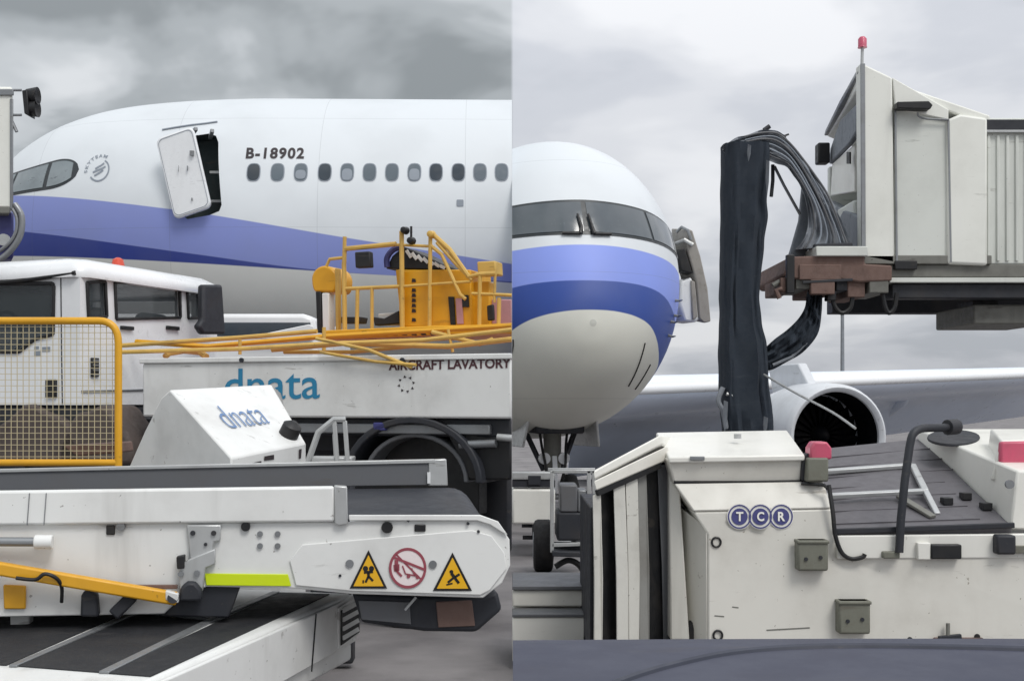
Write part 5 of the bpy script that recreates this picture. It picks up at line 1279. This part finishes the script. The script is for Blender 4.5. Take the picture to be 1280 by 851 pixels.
# ------------------------------------------------------------------ ground support unit with ringed letters
def support_unit():
    CUR[0] = 'R'
    D = 7.5; fr = Frame(2.2, D, 0, 0)
    root = empty('ground_support_unit', fr, 'cream ground support unit with TCR rings, strip curtain and sloping grille', 'equipment')
    P = lambda px, py, d=D: fr.at(px, py, d)
    X = lambda px, d=D: P(px, 0, d).x
    Z = lambda py, d=D: P(0, py, d).z
    # main front body below
    MB().prism([(X(884), 0, .12), (X(884), 0, Z(668)), (X(868), .05, Z(640)), (X(1044), .05, Z(636)), (X(1046), 0, Z(672)), (X(1560), 0, Z(694)), (X(1560), 0, .12)], (0, 1.7, 0)).build('front_body', CREAM, root, .015)
    MB().hexa([(X(860), .30, .12), (X(884), .001, .12), (X(884), 1.5, .12), (X(862), 1.5, .12), (X(860), .30, Z(640)), (X(884), .001, Z(660)), (X(884), 1.5, Z(640)), (X(862), 1.5, Z(640))]).build('corner_panel', CREAM, root, .012)
    # shelf strip above the front on the right
    MB().prism([(X(1046), -.012, Z(698)), (X(1046), -.012, Z(669)), (X(1560), -.012, Z(664)), (X(1560), -.012, Z(696))], (0, .05, 0)).build('top_strip', CREAM_L, root, .008)
    # upper-left cabinet: shoulder, box, lid
    MB().hexa([(X(868), .04, Z(640)), (X(1042), .04, Z(636)), (X(1042), 1.4, Z(636)), (X(868), 1.4, Z(640)), (X(846), .12, Z(606)), (X(1036), .12, Z(603)), (X(1036), 1.4, Z(603)), (X(846), 1.4, Z(606))]).build('shoulder_panel', CREAM, root, .012)
    MB().hexa([(X(846), .14, Z(607)), (X(1008), .14, Z(603)), (X(1008), 1.2, Z(603)), (X(846), 1.2, Z(607)), (X(838), .10, Z(575)), (X(1008), .10, Z(572)), (X(1002), 1.15, Z(566)), (X(832), 1.15, Z(566))]).build('upper_cabinet', CREAM, root, .012)
    MB().box((X(846), .125, Z(606)), (X(1010), .2, Z(602.5))).build('cabinet_gap', BLACK, root)
    f0, f1 = P(836, 573, D + .08), P(1006, 570, D + .08)
    b0, b1 = P(820, 542, D + 1.0), P(984, 539, D + 1.0)
    u = Vector((0, 0, .03))
    MB().hexa([f0 - u, f1 - u, b1 - u, b0 - u, f0 + u * .3, f1 + u * .3, b1 + u * .3, b0 + u * .3]).build('lid', CREAM_L, root, .01)
    MB().cyl(P(922, 548, D + .5) , P(922, 546, D + .5) + Vector((0, 0, .02)), .025, n=12).build('lid_knob', LIGHTMETAL, root)
    MB().box(P(863, 575, D + .06), P(880, 570, D + .09)).build('lid_latch', GREYMETAL, root, .003)
    # ringed letters: three discs
    for k, ch in enumerate('TCR'):
        cx = 924 + 26 * k; q = quad_map([P(cx - 14, 660, D + .022), P(cx + 14, 660, D + .022), P(cx + 14, 631, D + .045), P(cx - 14, 631, D + .045)], .006)
        d = flat([circ(.5, .5, .56, n=28)], q, 'logo_disc', CREAM_L, root, 1 + .2 * k)
        flat(ringpolys(.5, .5, .46, .52, n=28), q, 'logo_ring', NAVY, d, 2 + .2 * k); flat([circ(.5, .5, .36, n=24)], q, 'logo_centre', NAVY, d, 2 + .2 * k)
        text(ch, lambda a, b, kk, q=q: q(.34 + .32 * a, .30 + .40 * b, kk), 'logo_letter', CREAM_L, d, bold=.03, k=3.2 + .2 * k)
    # lamps and fittings on the front
    def bx(a, b, c, d, dep, name, mat, bv=.012, y0=0.0): return MB().box((X(a), y0 - dep, Z(d)), (X(c), y0 + .01, Z(b))).build(name, mat, root, bv)
    def lamp(a, b, c, d):
        o = bx(a, b, c, d, .09, 'lamp_housing', LAMPBOX, .014)
        cx, cy = (a + c) / 2, (b + d) / 2
        for dx, dy in ((-9, 4), (9, 2)): MB().lathe([(.002, -.006), (.012, -.006), (.012, .006), (.002, .006)], (X(cx + dx), -.092, Z(cy + dy)), 'y', 10).build('lamp_screw', DARK, o)
        MB().box((X(a - 1), -.1, Z(b + 4)), (X(c + 1), .0, Z(b))).build('lamp_hood', LAMPBOX, o, .006)
    lamp(993, 673, 1031, 711); lamp(1044, 748, 1083, 789)
    bx(1160, 679, 1198, 697, .06, 'socket', BLACK, .008); bx(1144, 677, 1160, 698, .05, 'socket_cover', CREAM_L, .006)
    bx(1240, 667, 1264, 691, .08, 'socket', DARK, .014); bx(1264, 681, 1300, 690, .05, 'socket_cover', LAMPBOX, .004)
    for px, py in ((895, 677), (897, 793)):
        MB().tube([(X(px + 7 * math.cos(t) * .8), -.012, Z(py + 6 * math.sin(t))) for t in (2 * math.pi * k / 14 for k in range(15))], .007, 6).build('lifting_ring', BLACK, root)
    for a, b, c, d in ((897, 699, 913, 701), (893, 769, 905, 770), (915, 758, 923, 759), (958, 787, 1012, 784)):
        MB().bar((X(a), -.003, Z(b)), (X(c), -.003, Z(d)), .004, .008).build('scratch_strip', BEAMG, root)
    # valve group near the sill
    vg = bx(1166, 796, 1228, 806, .05, 'valve_group', RUST, .008)
    MB().cyl((X(1182), -.04, Z(800)), (X(1182), -.04, Z(777)), .013, n=10).build('valve_stem', BEAMG, vg); MB().bar((X(1170), -.045, Z(796)), (X(1198), -.045, Z(793)), .03, .03).build('valve_body', DARK, vg, .004)
    for px, py in ((1137, 799), (1221, 795)): MB().lathe([(.002, -.01), (.018, -.01), (.018, .01)], (X(px), 0, Z(py)), 'y', 12).build('bolt', BLACK, root)
    # sloping grille
    g0, g1, g2, g3 = P(1044, 664, D + .02), P(1262, 656, D + .02), P(1140, 556, D + 1.7), P(1000, 562, D + 1.7)
    g0, g1, g2, g3 = P(1040, 666, D + .03), P(1266, 658, D + .03), P(1150, 548, D + 1.6), P(1012, 562, D + 1.6)
    dn = Vector((0, .02, -.06))
    MB().hexa([g0 + dn, g1 + dn, g2 + dn, g3 + dn, g0, g1, g2, g3]).build('grille_base', GRILLE, root, .006)
    fg = lambda u, v: g0.lerp(g1, u).lerp(g3.lerp(g2, u), v)
    MB().bar(g0 + Vector((0, -.02, .012)), g1 + Vector((0, -.02, .012)), .03, .035).build('grille_sill', DARK, root, .006)
    slope = (g3 - g0).normalized(); across = (g1 - g0).normalized(); nrm = across.cross(slope).normalized()
    for k in range(7):
        v = .08 + .13 * k
        MB().bar(fg(.0, v) + nrm * .008, fg(.86 if v < .5 else 1.0, v) + nrm * .004, .010, .008, nrm).build('grille_slat', GRILLE, root)
    for v, d in ((.30, .06), (.64, .03)):
        MB().bar(fg(.0, v) + nrm * d, fg((.64 if v < .5 else .72), v) + nrm * d, .045, .03, nrm).build('grille_bar', LIGHTMETAL, root, .006)
    a, b = fg(.64, .30) + nrm * .06, fg(.72, .64) + nrm * .03; MB().bar(a, b, .045, .03, nrm).build('grille_bar', LIGHTMETAL, root, .006)
    MB().bar(fg(.64, .30) + nrm * .06, fg(.645, .14), .04, .03, nrm).build('grille_bar', LIGHTMETAL, root, .006)
    MB().bar(fg(.47, .29) + nrm * .04, fg(.60, .10) + nrm * .015, .05, .02, nrm).build('grille_brace', BEAMG, root, .004)
    for u_, v in ((.72, .22), (.86, .26), (.92, .15)): MB().box(fg(u_, v) + nrm * .01, fg(u_ + .06, v + .05) + nrm * .03).build('catch', BLACK, root, .004)
    # right-hand hood, black filler lid and red lamps
    # tall right end of the unit, its sloping flank facing the grille
    h0 = P(1266, 660, D + .04); 
    MB().hexa([P(1262, 662, D + .06), (X(1560), .06, Z(662)), (X(1560), 1.6, Z(662)), P(1150, 600, D + 1.6),
               P(1272, 588, D + .06), (X(1560), .06, Z(588)), P(1480, 535, D + 1.6), P(1146, 536, D + 1.6)]).build('side_hood', CREAM_L, root, .015)
    c = P(1190, 548, D + 1.0)
    MB().prism([P(1192 + 33 * math.cos(t), 549 + 9 * math.sin(t), D + 1.2 - .3 * math.sin(t)) for t in (2 * math.pi * k / 24 for k in range(24))], (0, 0, .02)).build('filler_lid', DARK, root, .004)
    MB().hexa([P(1238, 600, D + .35), P(1330, 600, D + .35), P(1330, 590, D + .9), P(1232, 585, D + .9), P(1252, 550, D + .35), P(1330, 548, D + .35), P(1330, 536, D + .9), P(1238, 536, D + .9)]).build('lamp_box', CREAM_L, root, .012)
    MB().prism([P(1252, 552, D + .32), P(1330, 550, D + .32), P(1330, 598, D + .32), P(1262, 592, D + .32), P(1250, 576, D + .32)], (0, .06, 0)).build('red_lamp', REDLAMP, root, .015)
    MB().lathe([(.002, -.01), (.028, -.01), (.028, .01)], P(1262, 605, D + .04), 'y', 14).build('bolt', GREYMETAL, root)
    # beacon lamp at the cabinet corner
    MB().prism([P(x, y, D + .06) for x, y in ((1013, 560), (1018, 552), (1034, 552), (1040, 560), (1040, 574), (1013, 574))], (0, .14, 0)).build('red_lamp', REDLAMP, root, .012)
    MB().prism([P(x, y, D + .04) for x, y in ((1010, 572), (1036, 572), (1036, 602), (1008, 602))], (0, .16, 0)).build('lamp_base', LAMPBOX, root, .012)
    MB().prism([P(x, y, D + .1) for x, y in ((1002, 570), (1012, 566), (1012, 604), (1002, 600))], (0, .12, 0)).build('lamp_bracket', DARK, root, .006)
    MB().tube(smooth_path([P(1036, 606, D + .02), P(1041, 640, D - .02), P(1044, 668, D - .03), P(1052, 690, D - .03), P(1064, 698, D - .03), P(1078, 696, D - .03), P(1081, 692, D - .03)]), .014, 8).build('black_hose', BLACK, root)
    MB().tube([P(1002, 604, D + .1), P(1030, 606, D + .02), P(1037, 612, D + .02)], .012, 6).build('black_hose', BLACK, root)
    # bent black pipe
    pts = [P(1124, 690, D - .05), P(1126, 650, D - .05), P(1131, 600, D - .02), P(1137, 558, D + .02)] + arc(P(1139, 548, D + .03), P(1142, 536, D + .04), P(1156, 535, D + .1)) + [P(1192, 534, D + .2)]
    MB().tube(pts, .026, 12).build('bent_pipe', DARK, root, 0, 60)
    MB().box(P(1104, 698, D - .05), P(1122, 688, D + .0)).build('pipe_foot', LAMPBOX, root, .008); MB().tube([P(1184, 534, D + .18), P(1196, 533, D + .22)], .05, 12).build('pipe_cap', DARK, root)
    # ------------- strip-curtain bay on the left flank
    MB().hexa([P(742, 600, D - .05), P(828, 556, D + .3), P(845, 560, D + 1.1), P(770, 590, D + 1.1), P(742, 588, D - .05), P(826, 543, D + .3), P(845, 546, D + 1.1), P(770, 575, D + 1.1)]).build('bay_roof', CREAM_L, root, .012)
    MB().prism([P(742, 601, D - .055), P(832, 558, D + .26), P(836, 574, D + .27), P(745, 613, D - .055)], (.02, .05, 0)).build('bay_fascia', CREAM, root, .008)
    MB().bar(P(746, 616, D - .03), P(825, 581, D + .25), .03, .035).build('bay_gap', BLACK, root)
    dep = lambda px: D - .03 + .30 * (px - 742) / 95
    top = lambda px: 617 - (px - 746) * .435
    def board(l, r, l2, r2, mat, dy=0.0, th=.03):
        a = [P(l, top(l), dep(l) + dy), P(r, top(r), dep(r) + dy)]; b = [P(r2, 830, dep(r) + dy), P(l2, 830, dep(l) + dy)]
        m1 = [a[1].lerp(b[0], .5) + Vector((.008, -.015, 0)), a[0].lerp(b[1], .5) + Vector((.006, -.012, 0))]
        pts = [a[0], a[1], m1[0], b[0], b[1], m1[1]]
        MB().prism(pts, (0, th, 0)).build('bay_board', mat, root, .006)
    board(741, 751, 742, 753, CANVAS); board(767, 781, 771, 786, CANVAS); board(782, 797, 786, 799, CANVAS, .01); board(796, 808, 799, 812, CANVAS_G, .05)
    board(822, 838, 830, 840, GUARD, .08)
    bk = [P(746, 612, dep(746) + .1), P(838, 572, dep(838) + .1), P(842, 830, dep(838) + .1), P(744, 830, dep(746) + .1)]
    MB().prism(bk, (0, .03, 0)).build('bay_lining', BLACK, root)
    MB().prism([P(836, 576, D + .27), P(848, 578, D + .25), P(862, 800, D + .1), P(838, 800, D + .18)], (0, .5, 0)).build('bay_post', CREAM, root, .012)
    MB().box((X(742), .35, .12), (X(866), 1.5, Z(640))).build('bay_back', DARK, root, .01)
    MB().box((X(742), .05, .10), (X(884), 1.5, .25)).build('bay_floor', BEAMG, root, .01)
    # wheels
    for x in (X(905), X(1400)):
        for y in (.25, 1.45): wheel('tyre', root, (x, y, .28), .28, .2, 'y')
support_unit()

# ------------------------------------------------------------------ small carts under the nose
def nose_cart():
    CUR[0] = 'R'
    D = 14.8; fr = Frame(.75, D, 0, ground_z(D))
    root = empty('tow_cart', fr, 'small tow cart with grey tube frame and black tyre under the airliner nose', 'cart')
    P = lambda px, py, d=D - .6: fr.at(px, py, d)
    for a, b in (((690, 588), (690, 690)), ((742, 588), (745, 690)), ((690, 589), (744, 589)), ((690, 681), (744, 679)), ((736, 588), (736, 680))):
        MB().bar(P(*a), P(*b), .045, .045).build('frame_tube', LIGHTMETAL, root, .006)
    for a, b in (((690, 589), (744, 589)), ((690, 681), (744, 679))):
        MB().bar(P(a[0] - 5, a[1] - 2, D + .3), P(b[0], b[1] - 2, D + .3), .045, .045).build('frame_tube', LIGHTMETAL, root, .006)
    MB().box(P(696, 640), P(738, 676) + Vector((0, .6, 0))).build('engine_block', DARK, root, .03)
    MB().box(P(700, 606), P(722, 640) + Vector((0, .5, 0))).build('battery_box', GUARD, root, .02)
    MB().box(P(722, 612), P(734, 640) + Vector((0, .4, 0))).build('fuel_can', GREYMETAL, root, .02)
    MB().bar(P(690, 690), P(750, 692), .3, .06).build('chassis', DARK, root, .01)
    w0 = fr.at(679, 683, D); wheel('tyre', root, (w0.x, 0, .325), .325, .24, 'x'); wheel('tyre', root, (w0.x + 1.1, 0, .325), .325, .24, 'x')
    MB().cyl((w0.x, 0, .325), (w0.x + 1.1, 0, .325), .05, n=12).build('axle', DARK, root)
    MB().bar((w0.x + .4, -.6, .42), (w0.x + .4, .3, .36), .08, .08).build('draw_beam', DARK, root, .01)
    MB().tube(smooth_path([P(694, 708), P(710, 700), P(724, 706), P(734, 722), P(742, 726)]), .035, 8).build('hose', BLACK, root)
nose_cart()

def far_platform():
    CUR[0] = 'R'
    D = 16.5; fr = Frame(.1, D, 0, ground_z(D))
    root = empty('cargo_dolly', fr, 'white flat cargo dolly with dark upper rail beside the tow cart', 'dolly')
    P = lambda px, py, d=D: fr.at(px, py, d)
    x0, x1 = P(610, 0).x, P(694, 0).x
    MB().box((x0, 0, P(0, 655).z), (x1, 2.4, P(0, 611).z)).build('deck', CREAM_L, root, .03)
    MB().box((x0, .02, P(0, 609).z), (x1, .3, P(0, 600).z)).build('upper_rail', DARK, root, .01)
    MB().box((x0, -.01, P(0, 598).z), (x1, .2, P(0, 590).z)).build('top_rail', LIGHTMETAL, root, .01)
    for px in (662, 690): MB().box((P(px, 0).x - .02, .04, P(0, 612).z), (P(px, 0).x + .02, .1, P(0, 590).z)).build('rail_post', LIGHTMETAL, root, .004)
    MB().box((P(660, 0).x, -.02, P(0, 606).z), (P(676, 0).x, .06, P(0, 594).z)).build('rail_clamp', DARK, root, .01)
    for y in (.4, 2.0): wheel('tyre', root, (x1 - .2, y, .24), .24, .16, 'x'); MB().cyl((0.05, y, .24), (x1 - .25, y, .24), .03, n=10).build('axle', DARK, root)
    MB().box((.05, .3, .4), (x1 - .35, 2.1, P(0, 654).z)).build('underframe', DARK, root, .02)
far_platform()

def low_platform():
    CUR[0] = 'R'
    D = 8.8; fr = Frame(.2, D, 0, ground_z(D))
    root = empty('step_platform', fr, 'low cream step platform with dark edge strips before the tow cart', 'platform')
    P = lambda px, py, d=D: fr.at(px, py, d)
    x0, x1 = P(640, 0).x, P(735, 0).x
    MB().box((x0, 0, P(0, 758).z), (x1, .7, P(0, 737).z)).build('upper_step', CREAM, root, .012)
    MB().box((x0, -.02, P(0, 736.5).z), (x1 + .01, .7, P(0, 732).z)).build('edge_strip', GUARD, root, .004)
    MB().box((x0, -.25, .06), (x1, .45, P(0, 763).z)).build('lower_step', CREAM_L, root, .012)
    MB().box((x0, -.26, P(0, 763).z), (x1 + .01, .0, P(0, 759.5).z)).build('edge_strip', GUARD, root, .004)
    MB().box((x1 - .04, -.1, .0), (x1, .6, .08)).build('foot', DARK, root, .004); MB().box((x0 + .05, -.1, 0), (x0 + .09, .6, .08)).build('foot', DARK, root, .004)
    MB().prism([P(x, y, D + .5) for x, y in ((733, 690), (742, 690), (740, 770), (730, 770))], (0, .06, 0)).build('end_post', RUST, root, .006)
low_platform()

def foreground_bonnet():
    CUR[0] = 'R'
    fr = Frame(1.0, 2.4, 0, 0)
    root = empty('parked_vehicle', fr, 'dark slate vehicle bonnet in the foreground before the cream support unit', 'vehicle')
    # bonnet sheet: gently crowned, rolling over at its far edge
    nx, ny = 30, 14; x0, x1, y0, y1 = -1.0, 1.6, -1.2, .75
    def h(x, y):
        far = 1.305 - .02 * ((x - .1) / 1.3) ** 2 * (1 if x > .1 else .3)
        e = max(0, (y - .45) / .30); z = far + .012 - .05 * e * e
        return z - .04 * max(0, -y) ** 1.3
    vs_ = []
    for j in range(ny + 1):
        for i in range(nx + 1):
            x = x0 + (x1 - x0) * i / nx; y = y0 + (y1 - y0) * j / ny; vs_.append((x, y, h(x, y)))
    n0 = len(vs_); w = nx + 1
    vs_ += [(x, y, z - .05) for x, y, z in vs_]
    fs = []
    for j in range(ny):
        for i in range(nx):
            a = j * w + i; fs += [(a, a + 1, a + w + 1, a + w), (n0 + a, n0 + a + w, n0 + a + w + 1, n0 + a + 1)]
    for i in range(nx): fs += [(i, n0 + i, n0 + i + 1, i + 1), (ny * w + i, ny * w + i + 1, n0 + ny * w + i + 1, n0 + ny * w + i)]
    for j in range(ny): fs += [(j * w, (j + 1) * w, n0 + (j + 1) * w, n0 + j * w), (j * w + nx, n0 + j * w + nx, n0 + (j + 1) * w + nx, (j + 1) * w + nx)]
    MB().add(vs_, fs).build('bonnet', SLATE, root, 0, 40)
    # raised crease that curves across the sheet
    pts = []
    for px, py in ((740, 868), (800, 846), (860, 830), (920, 819), (1000, 813), (1100, 812), (1280, 816), (1400, 822)):
        p = fr.ray(px, py, 'z', 1.31); pts.append(Vector((p.x, min(p.y, .74), h(p.x, min(p.y, .74)) - .002)))
    MB().tube(smooth_path(pts), .012, 8).build('bonnet_crease', SLATE_D, root)
    MB().box((x0, y0, .35), (x1, y1 - .04, 1.19)).build('front_body', SLATE, root, .05)
    for x in (-.7, 1.3): wheel('tyre', root, (x, -.3, .36), .36, .24, 'x')
    MB().box((x0 + .1, y1 - .05, .4), (x1 - .1, y1 + .03, .62)).build('bumper', BLACK, root, .03)
foreground_bonnet()

# ------------------------------------------------------------------ the two aprons meet on the plane X = 0: trim what would cross it
def trim():
    bpy.context.view_layer.update()
    for o, side in list(SIDE.items()):
        try: me = o.data
        except ReferenceError: continue
        mw = o.matrix_world
        xs = [(mw @ v.co).x for v in me.vertices]
        if not xs: continue
        sg = 1 if side == 'L' else -1
        worst = max(x * sg for x in xs); best = min(x * sg for x in xs)
        lim = -0.002
        if worst <= lim: continue
        if best >= lim:
            for ch in list(o.children): 
                if ch in SIDE: SIDE.pop(ch); bpy.data.objects.remove(ch)
            bpy.data.objects.remove(o); continue
        bm = bmesh.new(); bm.from_mesh(me); bm.transform(mw)
        r = bmesh.ops.bisect_plane(bm, geom=bm.verts[:] + bm.edges[:] + bm.faces[:], dist=1e-5, plane_co=(lim * sg, 0, 0), plane_no=(sg, 0, 0), clear_outer=True)
        es = [e for e in r['geom_cut'] if isinstance(e, bmesh.types.BMEdge)]
        if len(es) > 2:
            try: bmesh.ops.edgenet_fill(bm, edges=es)
            except Exception: pass
        bm.normal_update()
        sm = any(f.smooth for f in bm.faces)
        for f in bm.faces:
            if all(abs(v.co.x - lim * sg) < 1e-3 for v in f.verts): f.smooth = False
        bm.transform(mw.inverted()); bm.to_mesh(me); bm.free()
        if sm: me.set_sharp_from_angle(angle=math.radians(45))
trim()
